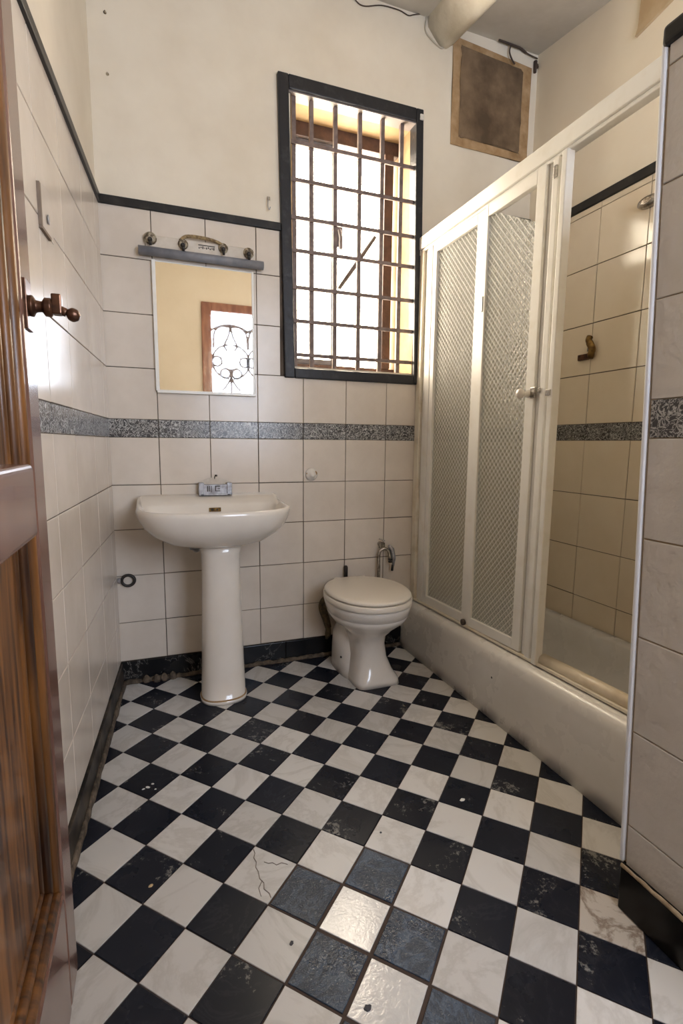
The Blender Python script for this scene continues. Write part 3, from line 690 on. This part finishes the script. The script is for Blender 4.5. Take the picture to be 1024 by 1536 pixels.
# ------------------------------------------------------------------ bathtub
tub = tag(empty('bathtub', (1.6, -.72, 0)), 'long white enamelled bathtub under the sliding shower screen', 'bathtub')
def rrect(x0, x1, y0, y1, r, z, zf=None, n=8):
    out = []
    for cx, cy, a0 in ((x1-r, y1-r, 0), (x0+r, y1-r, 90), (x0+r, y0+r, 180), (x1-r, y0+r, 270)):
        for k in range(n+1):
            a = math.radians(a0+90*k/n); x, y = cx+r*math.cos(a), cy+r*math.sin(a)
            out.append((x, y, z+(zf(x, y) if zf else 0)))
    return out
def trim_z(x, y):   # rim rises a little towards the partition and dips towards the wall side
    t = min(1, max(0, (-y-.1)/1.2)); s = min(1, max(0, (x-1.33)/.5))
    return (.045*t)*(1-s) - .018*s
T0, T1 = -1.45, -.004
bm = BM()
O = (1.286, XR-.010)
rings = [rrect(1.282, O[1], T0, T1, .012, .0), rrect(1.286, O[1], T0, T1, .012, .05), rrect(1.288, O[1], T0, T1, .014, .195, lambda x, y: .8*trim_z(x, y)),
         rrect(1.292, O[1], T0, T1, .014, .215, trim_z), rrect(1.302, O[1]-.004, T0+.004, T1-.004, .014, .228, trim_z), rrect(1.318, O[1]-.01, T0+.01, T1-.01, .014, .2335, trim_z),
         rrect(1.372, O[1]-.045, T0+.07, T1-.06, .10, .234, trim_z), rrect(1.385, O[1]-.058, T0+.085, T1-.075, .11, .222, trim_z), rrect(1.40, O[1]-.075, T0+.11, T1-.10, .12, .13), rrect(1.45, O[1]-.12, T0+.19, T1-.16, .12, .055), rrect(1.52, O[1]-.18, T0+.27, T1-.25, .10, .04)]
loft(bm, rings)
obj('tub_shell', bm, tub_m, tub)
bm = BM(); loft(bm, rubble((1.287, -.02, 0), (1.287, -1.45, 0), 70, .008, .004, (-1, 0, 0))); obj('dirty_seal', bm, mortar, tub)
def tmark(y, z): 
    bm = BM(); lathe(bm, (1.2885, y, z), [(.006, .0), (.004, .0016), (0, .002)], axis='x', n=7); obj('enamel_chip', bm, marks_m, tub)
tmark(-.735, .155)

# ------------------------------------------------------------------ shower screen
ss = tag(empty('shower_screen', (1.34, -.7, .25)), 'white framed sliding shower screen with two wired glass leaves', 'shower screen')
EX = 1.33
def szf(y): return .238 + .045*min(1, max(0, (-y-.1)/1.2))
bm = BM(); box(bm, (EX-.002, -1.41, 1.868), (EX+.045, -.018, 1.921)); box(bm, (EX+.006, -1.41, 1.856), (EX+.037, -.03, 1.868))
obj('header_rail', bm, white_paint, ss, bevel=.003)
bm = BM(); box(bm, (EX+.001, -.026, 1.845), (EX+.044, -.0, 1.868)); 
def vpost(bm, y0, y1, x0, x1, zt=1.858):
    z0_, z1_ = szf(y0), szf(y1)
    hexa(bm, [(x0, y0, z0_), (x1, y0, z0_), (x1, y1, z1_), (x0, y1, z1_), (x0, y0, zt), (x1, y0, zt), (x1, y1, zt), (x0, y1, zt)])
vpost(bm, -.052, -.010, EX+.004, EX+.040)
obj('wall_jamb', bm, cream_paint, ss, bevel=.002)
bm = BM(); vpost(bm, -.090, -.056, EX+.016, EX+.036); vpost(bm, -.125, -.090, EX+.008, EX+.022); obj('wall_channel', bm, white_paint, ss, bevel=.003)
# the rail the leaves run in
bm = BM(); hexa(bm, [(EX+.002, -1.43, szf(-1.3)), (EX+.040, -1.43, szf(-1.3)), (EX+.040, -.01, szf(0)), (EX+.002, -.01, szf(0)), (EX+.002, -1.43, szf(-1.3)+.010), (EX+.040, -1.43, szf(-1.3)+.010), (EX+.040, -.01, szf(0)+.010), (EX+.002, -.01, szf(0)+.010)])
obj('bottom_rail', bm, cream_paint, ss, bevel=.002)
bm = BM(); tube(bm, [(EX+.030, -.905, szf(-.9)+.016), (EX+.030, -1.1, szf(-1.1)+.017), (EX+.030, -1.435, szf(-1.4)+.018)], .021, n=20); obj('threshold', bm, mat('yellowed_threshold', (.66, .57, .43), .35, col2=(.5, .4, .27), scale=14, mixr=(.5, .8)), ss)
def leafp(y0, y1, x, stl, str_, ztop, zbot_add, name_top_open=None):
    """sliding leaf from y0 (near camera) to y1 (near back wall)"""
    lf = BM(); xa, xb = x-.011, x+.011
    def vb_(a, b): 
        hexa(lf, [(xa, a, szf(a)+.012), (xb, a, szf(a)+.012), (xb, b, szf(b)+.012), (xa, b, szf(b)+.012), (xa, a, ztop), (xb, a, ztop), (xb, b, ztop), (xa, b, ztop)])
    vb_(y0, y0+stl); vb_(y1-str_, y1)
    a, b = y0+stl, y1-str_
    hexa(lf, [(xa, a, szf(a)+.012), (xb, a, szf(a)+.012), (xb, b, szf(b)+.012), (xa, b, szf(b)+.012), (xa, a, szf(a)+.050), (xb, a, szf(a)+.050), (xb, b, szf(b)+.050), (xa, b, szf(b)+.050)])
    box(lf, (xa, a, ztop-.042), (xb, b, ztop))
    o = obj('sliding_leaf', lf, white_paint, ss, bevel=.002)
    return o, a, b
l1, a, b = leafp(-.512, -.128, EX+.020, .062, .030, 1.862, 0)
def pane(a, b, x, za, zb, parent):
    g = BM(); hexa(g, [(x-.002, a, szf(a)+.046), (x+.002, a, szf(a)+.046), (x+.002, b, szf(b)+.046), (x-.002, b, szf(b)+.046), (x-.002, a, za), (x+.002, a, za), (x+.002, b, zb), (x-.002, b, zb)])
    return obj('glass_pane', g, glass_m, parent)
pane(a-.003, b+.003, EX+.022, 1.825, 1.825, l1)
l2, a, b = leafp(-.812, -.505, EX+.016, .040, .016, 1.862, 0)
pane(a-.003, b+.003, EX+.014, 1.705, 1.843, l2)
# outer post of several ribs
bm = BM(); vpost(bm, -.905, -.884, EX-.004, EX+.026, 1.86); vpost(bm, -.884, -.815, EX+.014, EX+.028, 1.86); vpost(bm, -.866, -.840, EX+.004, EX+.016, 1.86)
obj('outer_post', bm, white_paint, ss, bevel=.003)
bm = BM(); lathe(bm, (EX+.004, -.790, 1.165), [(.013, 0), (.012, .008), (.008, .016), (.009, .022), (.015, .028), (.017, .036), (.013, .044), (0, .047)], axis='x', n=20)
kb = obj('door_knob', bm, porcelain_w, l2, bevel=0); tag(kb, 'white round knob')
bm = BM(); box(bm, (EX+.000, -.822, 1.150), (EX+.008, -.800, 1.185)); obj('knob_plate', bm, chrome, l2, bevel=.002)
bm = BM(); box(bm, (EX-.007, -.898, 1.152), (EX-.003, -.878, 1.170)); obj('catch', bm, chrome, ss, bevel=.001)
bm = BM(); box(bm, (EX+.0, -.845, 1.165), (EX+.004, -.835, 1.18)); obj('catch_screw', bm, chrome, ss, bevel=.001)
bm = BM(); box(bm, (EX-.002, -.862, 1.80), (EX+.005, -.848, 1.835)); obj('hanger_bracket', bm, chrome, ss, bevel=.002)
bm = BM(); box(bm, (EX+.002, -.512, 1.49), (EX+.009, -.504, 1.545)); obj('finger_pull', bm, steel, l1, bevel=.001)
bm = BM(); lathe(bm, (EX+.006, -.478, szf(-.47)+.020), [(.013, 0), (.013, .010), (.006, .013)], axis='x', n=12); obj('roller', bm, mat('dark_rubber', (.06, .045, .035), .7), l1)

# ------------------------------------------------------------------ pedestal sink
SX, SYc = .372, -.235
sink = tag(empty('pedestal_sink', (SX, -.22, 0)), 'cream porcelain washbasin on a tall pedestal, below the mirror', 'sink')
def lift(x, y):
    t = min(1, max(0, (y+.12)/.07)); return .024*t*t*(3-2*t)
rings = []
def sring(s, z, bf=.225, bb=.215, sy=0, a=.278, n=2.6, nb=9, zf=lift, f=1):
    rings.append(egg(SX+.010*(1-s), SYc+sy, a*s, bf*s*f, min(bb*s, .232) if s < 1 else bb, z, n=n, nb=nb, N=72, zf=zf))
nz = lambda x, y: 0
sring(.28, .612, zf=nz, bb=.3, n=2.2, nb=3); sring(.45, .616, zf=nz, bb=.32, n=2.3, nb=3); sring(.66, .634, zf=nz, bb=.28, nb=4); sring(.83, .665, zf=nz, bb=.255, nb=6)
sring(.93, .695, zf=nz, bb=.242); sring(.985, .725, zf=nz, bb=.235); sring(1.0, .742, bb=.232); sring(1.0, .752, bb=.232); sring(.985, .759, bb=.235); sring(.955, .760, bb=.238)
def ir(a, bf, bb, z, nb=5): rings.append(egg(SX, SYc, a, bf, bb, z, n=2.7, nb=nb, N=72, zf=lambda x, y: .0))
ir(.262, .200, .125, .757); ir(.252, .190, .118, .745); ir(.235, .175, .108, .705); ir(.19, .14, .085, .660, 3); ir(.10, .08, .05, .642, 2.4); ir(.02, .02, .02, .640, 2)
bm = BM(); loft(bm, rings)
obj('basin', bm, porcelain, sink)
bm = BM()
prof = [(0.0, .088, .080), (.012, .090, .082), (.016, .084, .076), (.10, .082, .073), (.30, .076, .069), (.50, .071, .066), (.58, .072, .067), (.625, .080, .072)]
loft(bm, [egg(.388, -.245, a_, b_, b_, z_, n=2.5, N=40) for z_, a_, b_ in prof]); obj('pedestal', bm, porcelain, sink)
bm = BM(); rs_ = [egg(.388, -.245, .087+d_, .079+d_, .079+d_, z_, n=2.5, N=40) for z_, d_ in ((.013, .0), (.0165, .0008), (.019, -.003))]
loft(bm, rs_, cap0=False, cap1=False); obj('rust_ring', bm, stain_m, sink)
bm = BM(); tube(bm, smooth_path([(.30, -.13, .62), (.30, -.13, .585), (.31, -.12, .57), (.32, -.05, .57), (.32, -.01, .57)]), .012, n=12); lathe(bm, (.30, -.13, .575), [(.018, 0), (.018, .03)], n=12); obj('waste_pipe', bm, steel, sink)
bm = BM(); box(bm, (.362, -.1275, .722), (.408, -.1215, .738))
for x in (.373, .393): lathe(bm, (x, -.1275, .730), [(.0045, 0), (.0045, .002)], axis='y', n=10, mi=1)
lathe(bm, (.385, -.1275, .730), [(.008, 0), (.006, .0015)], axis='y', n=12)
obj('overflow_plate', bm, [brass, black_metal], sink, bevel=.002)
# grey metal holder standing on the back ledge
hl = tag(empty('soap_holder', (.40, -.03, .783)), 'small grey metal holder standing on the back ledge of the sink', 'soap holder')
bm = BM(); box(bm, (.337, -.045, .783), (.459, -.020, .824)); box(bm, (.331, -.049, .779), (.352, -.016, .832)); box(bm, (.444, -.049, .779), (.465, -.016, .832)); box(bm, (.337, -.049, .779), (.459, -.043, .786)); obj('holder_body', bm, steel, hl, bevel=.002)
bm = BM(); vs_ = [(.340, .824), (.460, .824), (.456, .838), (.402, .853), (.392, .853), (.342, .836)]
loft(bm, [[(x, -.022, z) for x, z in vs_], [(x, -.016, z) for x, z in vs_]]); obj('back_plate', bm, plate_m, hl)
bm = BM()
for a_, b_ in (((.364, .795), (.369, .818)), ((.372, .795), (.376, .818)), ((.380, .792), (.383, .818)), ((.396, .815), (.416, .819)), ((.396, .796), (.400, .819)), ((.396, .796), (.416, .799)), ((.406, .805), (.416, .808))): box(bm, (a_[0], -.0462, a_[1]), (b_[0], -.0445, b_[1]))
obj('embossed_marks', bm, marks_m, hl)
bm = BM(); tube(bm, [(.398, -.018, .838), (.398, -.024, .856)], .002, n=6); tube(bm, [(.400, -.018, .859), (.408, -.022, .859)], .0035, n=6); obj('screw', bm, black_metal, hl)

# ------------------------------------------------------------------ mirror and lamp fitting
mi_ = tag(empty('wall_mirror', (.38, 0, 1.19)), 'rectangular frameless wall mirror reflecting the grille door, above the sink', 'mirror')
bm = BM(); box(bm, (.196, -.020, 1.200), (.563, -.016, 1.678)); obj('mirror_glass', bm, mirror_m, mi_)
bm = BM(); box(bm, (.190, -.016, 1.194), (.569, -.008, 1.684)); box(bm, (.182, -.024, 1.196), (.196, -.008, 1.684)); box(bm, (.186, -.024, 1.188), (.575, -.008, 1.200)); box(bm, (.563, -.021, 1.194), (.572, -.008, 1.684)); obj('mirror_backing', bm, white_paint, mi_, bevel=.002)
lf = tag(empty('mirror_lamp', (.37, 0, 1.70)), 'old mirror lamp fitting with four empty sockets above a grey tube', 'wall lamp')
bm = BM(); tube(bm, [(.138, -.030, 1.709), (.610, -.030, 1.709)], .0165, n=20); obj('tube_shade', bm, grey_tube, lf)
bm = BM(); box(bm, (.165, -.022, 1.715), (.575, -.007, 1.772)); obj('back_plate', bm, plate_m, lf, bevel=.004)
for x, z, r_ in ((.182, 1.757, .023), (.300, 1.752, .019), (.452, 1.757, .019), (.552, 1.752, .021)):
    bm = BM(); lathe(bm, (x, -.016, z), [(r_, 0), (r_, .010), (r_*.8, .014), (r_*.72, .022), (r_*.4, .024)], axis='y', n=18)
    s_ = obj('lamp_socket', bm, sock_m, lf)
    bm = BM(); lathe(bm, (x-.002, -.038, z-.010), [(.009, 0), (.008, .010), (.004, .014)], axis='y', n=12); tube(bm, [(x-.002, -.045, z-.012), (x, -.04, z-.03)], .005, n=8); obj('bulb_contact', bm, black_metal, s_)
bm = BM(); tube(bm, smooth_path([(.29, -.026, 1.762), (.315, -.026, 1.782), (.38, -.026, 1.784), (.43, -.026, 1.776), (.462, -.026, 1.760)]), .0065, n=8); obj('corroded_rim', bm, mat('flaking_yellow_metal', (.42, .30, .14), .7, col2=(.16, .10, .05), scale=90, bump=.8, bscale=120), lf)
bm = BM(); 
for k in range(9): box(bm, (.358+k*.007, -.0235, 1.745+.003*(k % 2)), (.362+k*.007, -.0215, 1.750+.002*(k % 3)))
box(bm, (.357, -.0232, 1.757), (.42, -.0215, 1.760))
obj('faded_label', bm, marks_m, lf)

# ------------------------------------------------------------------ toilet
TX = .985
wc = tag(empty('toilet', (TX, -.28, 0)), 'white porcelain toilet with a closed round cream lid', 'toilet')
bm = BM()
prof = [  # z, cx, a, front y, back y, n, nb
    (0.0, 1.005, .100, -.395, -.09, 6, 4), (.022, 1.005, .098, -.392, -.09, 5, 4), (.05, 1.000, .086, -.378, -.09, 3.4, 3), (.10, .998, .072, -.358, -.10, 2.6, 2.6),
    (.16, .996, .068, -.352, -.10, 2.3, 2.4), (.20, .993, .076, -.365, -.10, 2.2, 2.4), (0.24, .989, .112, -.408, -.095, 2.1, 2.3), (0.275, .985, .150, -.458, -.085, 2.1, 2.2), (0.303, .982, .163, -.484, -.082, 2.1, 2.2), (0.306, .982, .161, -.481, -.082, 2.1, 2.2),
    (.310, .982, .166, -.489, -.080, 2.1, 2.2), (.335, .980, .170, -.500, -.078, 2.1, 2.2), (.352, .979, .173, -.505, -.078, 2.1, 2.2), (.356, .979, .168, -.500, -.08, 2.1, 2.2)]
rings = []
for z, cx, a_, yf, yb, n, nb in prof:
    cy = -.29 if z > .22 else -.26
    rings.append(egg(cx, cy, a_, cy-yf, yb-cy, z, n=n, nb=nb, N=56))
loft(bm, rings); obj('bowl', bm, porcelain_w, wc)
bm = BM()
loft(bm, [egg(.998, -.16, .112, .16, .13, 0, n=3, N=32), egg(.998, -.16, .110, .15, .13, .03, n=2.8, N=32), egg(.990, -.15, .104, .12, .12, .10, N=32), egg(.980, -.14, .086, .10, .11, .155, N=32), egg(.972, -.13, .055, .07, .09, .185, N=32), egg(.970, -.13, .02, .03, .04, .195, N=32)]); obj('trap', bm, porcelain_w, wc)
bm = BM(); lathe(bm, (.8985, -.215, .075), [(.006, 0), (.005, .006), (0, .008)], axis='x', n=8); obj('fixing_bolt', bm, black_metal, wc)
bm = BM(); loft(bm, [egg(.977, -.295, .176, .218, .205, z_, n=2.15, N=56) if False else egg(.977, -.295, .176-d_, .218-d_, .205-d_, z_, n=2.15, N=56) for z_, d_ in ((.357, .006), (.359, .001), (.366, 0), (.378, .0), (.382, .004))]); obj('seat', bm, seat_m, wc)
bm = BM(); loft(bm, [egg(.978, -.292, .172-d_, .214-d_, .205-d_, z_, n=2.15, N=56) for z_, d_ in ((.384, .006), (.386, .001), (.391, 0), (.396, .003), (.3985, .012), (.3995, .05), (.400, .12))]); obj('lid', bm, seat_m, wc)
for dx in (-.06, .06):
    bm = BM(); tube(bm, [(.978+dx-.015, -.092, .388), (.978+dx+.015, -.092, .388)], .009, n=12); obj('hinge', bm, seat_m, wc)

# pipes around the toilet
bm = BM(); pth = smooth_path([(.97, -.066, .265), (.935, -.062, .285), (.895, -.058, .292), (.868, -.054, .272), (.866, -.052, .24), (.882, -.05, .19), (.893, -.048, .15)], 5)
nn_ = len(pth); tube(bm, pth, [.021 - .007*max(0, (i/nn_-.5))*2 for i in range(nn_)], n=14)
tube(bm, [(.893, -.048, .15), (.893, -.046, .118), (.886, -.044, .095)], [.012, .015, .006], n=10)
tag(obj('flush_pipe', bm, rust_tube), 'bent mossy brown flush pipe hanging against the wall behind the toilet', 'pipe')
bm = BM(); tube(bm, [(.985, -.028, .36), (.985, -.028, .425), (.985, -.028, .432)], [.0095, .0095, .006], n=12)
tag(obj('capped_pipe', bm, black_metal), 'short black capped pipe sticking up behind the toilet lid', 'pipe')
sp_ = tag(empty('bidet_sprayer', (1.18, -.03, .4)), 'worn chrome bidet tap with hooked pipe and hanging spray head', 'bidet sprayer')
bm = BM(); tube(bm, smooth_path([(1.150, -.035, .36), (1.150, -.035, .42), (1.150, -.035, .475), (1.160, -.037, .497), (1.178, -.04, .503), (1.196, -.043, .492), (1.203, -.045, .462), (1.205, -.045, .448)]), .0075, n=12); obj('hooked_pipe', bm, chrome, sp_)
bm = BM(); tube(bm, [(1.165, -.0, .522), (1.165, -.035, .522)], .012, n=14); box(bm, (1.153, -.042, .505), (1.178, -.022, .532)); tube(bm, [(1.150, -.03, .55), (1.176, -.045, .541)], .003, n=8); obj('valve', bm, chrome, sp_, bevel=.002)
bm = BM(); tube(bm, [(1.196, -.045, .516), (1.212, -.048, .50), (1.222, -.05, .455), (1.218, -.05, .42)], [.008, .011, .010, .006], n=12); obj('spray_head', bm, steel, sp_)
bm = BM(); lathe(bm, (1.206, -.045, .447), [(.011, 0), (.011, .008)], n=12); lathe(bm, (1.206, -.045, .435), [(.010, 0), (.010, .007)], n=12); tube(bm, [(1.217, -.05, .425), (1.214, -.05, .395)], .006, n=8); obj('nut', bm, black_metal, sp_)

# ------------------------------------------------------------------ small fittings on the walls
rh = tag(empty('ring_hook', (.03, -.005, .44)), 'black ring hook low in the left corner beside the sink pedestal', 'wall hook')
bm = BM(); n = 24; tube(bm, [(.048+.024*math.cos(2*math.pi*k/n), -.018, .440+.022*math.sin(2*math.pi*k/n)) for k in range(n+1)], .006, n=8, cap=False); obj('ring', bm, black_metal, rh)
bm = BM(); lathe(bm, (.016, -.008, .440), [(.013, 0), (.012, .006), (.006, .012)], axis='y', n=12); box(bm, (.012, -.022, .436), (.028, -.012, .444)); obj('mount', bm, steel, rh)
pk = tag(empty('porcelain_knob', (.82, -.005, .856)), 'broken white porcelain wall knob between sink and toilet', 'wall knob')
bm = BM(); lathe(bm, (.822, -.007, .858), [(.028, 0), (.028, .006), (.020, .012), (.014, .016), (.012, .024), (.006, .028)], axis='y', n=20); obj('rosette', bm, porcelain_w, pk)
bm = BM(); lathe(bm, (.838, -.016, .864), [(.010, 0), (.009, .003), (0, .004)], axis='y', n=10); lathe(bm, (.803, -.014, .862), [(.007, 0), (.005, .003), (0, .004)], axis='y', n=10); obj('broken_socket', bm, stain_m, pk)
wk = tag(empty('wire_hook', (.637, -.0, 1.965)), 'small wire hook on the cream wall left of the window', 'wall hook')
bm = BM(); tube(bm, smooth_path([(.640, -.002, 1.985), (.636, -.012, 1.975), (.636, -.014, 1.945), (.641, -.014, 1.935), (.645, -.014, 1.945)]), .002, n=6); obj('wire', bm, steel, wk)
bm = BM(); box(bm, (.634, -.006, 1.975), (.647, 0, 1.988)); obj('plate', bm, mat('tan_plate', (.4, .32, .22), .6), wk, bevel=.002)
for (x, z, lb) in ((.060, 2.499, 'upper rusty wall plug high on the cream wall near the left corner'), (.059, 2.302, 'lower bent nail on the cream wall near the left corner')):
    bm = BM(); lathe(bm, (x, 0, z), [(.0055, 0), (.005, .003), (.002, .004), (.002, .010)], axis='y', n=9); tag(obj('wall_nail', bm, sock_m), lb, 'nail')
# recessed blank plate on the left wall
bm = BM(); a_, b_ = -.845, -.735
def lp(y, z, d): return (LX(y)+.007+d, y, z)
hexa(bm, [lp(a_, 1.462, 0), lp(a_, 1.462, .003), lp(b_, 1.462, .003), lp(b_, 1.462, 0), lp(a_, 1.555, 0), lp(a_, 1.555, .003), lp(b_, 1.575, .003), lp(b_, 1.575, 0)])
sw = tag(obj('blank_plate', bm, tile_m, bevel=.001), 'cream blank switch plate on the tiled left wall', 'wall plate')
bm = BM(); hexa(bm, [lp(a_-.010, 1.462, -.001), lp(a_-.010, 1.462, .0065), lp(a_, 1.462, .0065), lp(a_, 1.462, -.001), lp(a_-.010, 1.550, -.001), lp(a_-.010, 1.550, .0065), lp(a_, 1.550, .0065), lp(a_, 1.550, -.001)])
hexa(bm, [lp(a_-.008, 1.456, -.001), lp(a_-.008, 1.456, .0065), lp(a_+.07, 1.456, .0065), lp(a_+.07, 1.456, -.001), lp(a_-.008, 1.463, -.001), lp(a_-.008, 1.463, .0065), lp(a_+.07, 1.463, .0065), lp(a_+.07, 1.463, -.001)])
obj('plate_shadow', bm, mat('brown_shadow', (.20, .15, .11), .8), sw)  # brown strips painted as the plate's shadow at its left and bottom
bm = BM(); lathe(bm, (LX(-.79)+.012, -.79, 1.497), [(.010, 0), (.011, .002), (.006, .003), (.005, .001)], axis='X', n=14); obj('cable_hole', bm, steel, sw)

# brass hooks on the shower wall
bh = tag(empty('brass_hook', (XR, -.44, 1.40)), 'old brass robe hook on the shower wall tiles', 'wall hook')
bm = BM(); hx_ = XR-.008
tube(bm, smooth_path([(hx_-.022, -.462, 1.455), (hx_-.028, -.462, 1.44), (hx_-.024, -.467, 1.425), (hx_-.020, -.475, 1.405), (hx_-.020, -.473, 1.385), (hx_-.012, -.465, 1.375)]), [.013]*8+[.015]*10+[.014]*8, n=10); obj('hook_arm', bm, brass, bh)
bm = BM(); box(bm, (hx_-.014, -.468, 1.365), (hx_+.001, -.392, 1.390)); obj('hook_base', bm, bronze, bh, bevel=.003)
bm = BM(); tube(bm, [(hx_, -.437, 1.45), (hx_-.002, -.437, 1.40)], .004, n=8); obj('pin', bm, steel, bh)
bm = BM(); rg = []
for k, (d_, s_) in enumerate(((0, 1), (.014, .95), (.024, .75), (.028, .4))):
    rg.append([(XR-.006-d_, -.683+.052*s_*math.cos(t)*(1.0 if math.cos(t) > 0 else .9), 1.902+.022*s_*math.sin(t)) for t in [2*math.pi*i/24 for i in range(24)]])
loft(bm, rg); sd = tag(obj('shower_rose', bm, chrome), 'flattened oval chrome fitting high on the shower wall, just under the black trim', 'shower fitting')

# ------------------------------------------------------------------ cords at the ceiling
def bw(px, py_, off=.004):
    d = r2*((px-512)/FPX) - u2*((py_-768)/FPX) + fw; t = (-off-CAM.y)/d.y; p = CAM+d*t; return (p.x, p.y, p.z)
bm = BM(); tube(bm, smooth_path([bw(*p) for p in ((520, -22), (533, 0), (546, 9), (572, 8), (598, 15), (612, 23), (620, 22), (637, 20))]), .0022, n=6)
tag(obj('loose_wire', bm, cord_m), 'thin dark wire snaking across the upper wall left of the beam', 'wire')
bm = BM(); tube(bm, smooth_path([bw(*p) for p in ((640, -15), (640, 20), (638, 45), (648, 60), (662, 72), (670, 66), (682, 56), (690, 48))]), .0032, n=8)
tag(obj('painted_cable', bm, white_cord), 'whitewashed cable looped around the end of the ceiling beam', 'cable')
bm = BM(); tube(bm, smooth_path([bw(*p, .010) for p in ((692, 41), (712, 44), (735, 52), (755, 63), (772, 66), (790, 80), (806, 88))]), [.003]*20+[.005]*10+[.003]*7, n=6)
tube(bm, smooth_path([bw(*p, .016) for p in ((748, 60), (764, 66), (780, 72))]), .0045, n=7)
tube(bm, smooth_path([bw(*p, .018) for p in ((766, 68), (764, 78), (768, 90), (772, 96))]), .0035, n=6)
tag(obj('frayed_cable', bm, cord_m), 'frayed dark cable along the ceiling edge above the brown cement patch', 'cable')
bm = BM(); lathe(bm, bw(803, 100, .003), [(.012, 0), (.014, .006), (.004, .01)], axis='y', n=8); tube(bm, [bw(803, 92, .008), bw(802, 109, .008)], [.009, .007], n=8)
tag(obj('cable_stub', bm, cord_m), 'dark cable stub in the top right wall corner', 'cable')
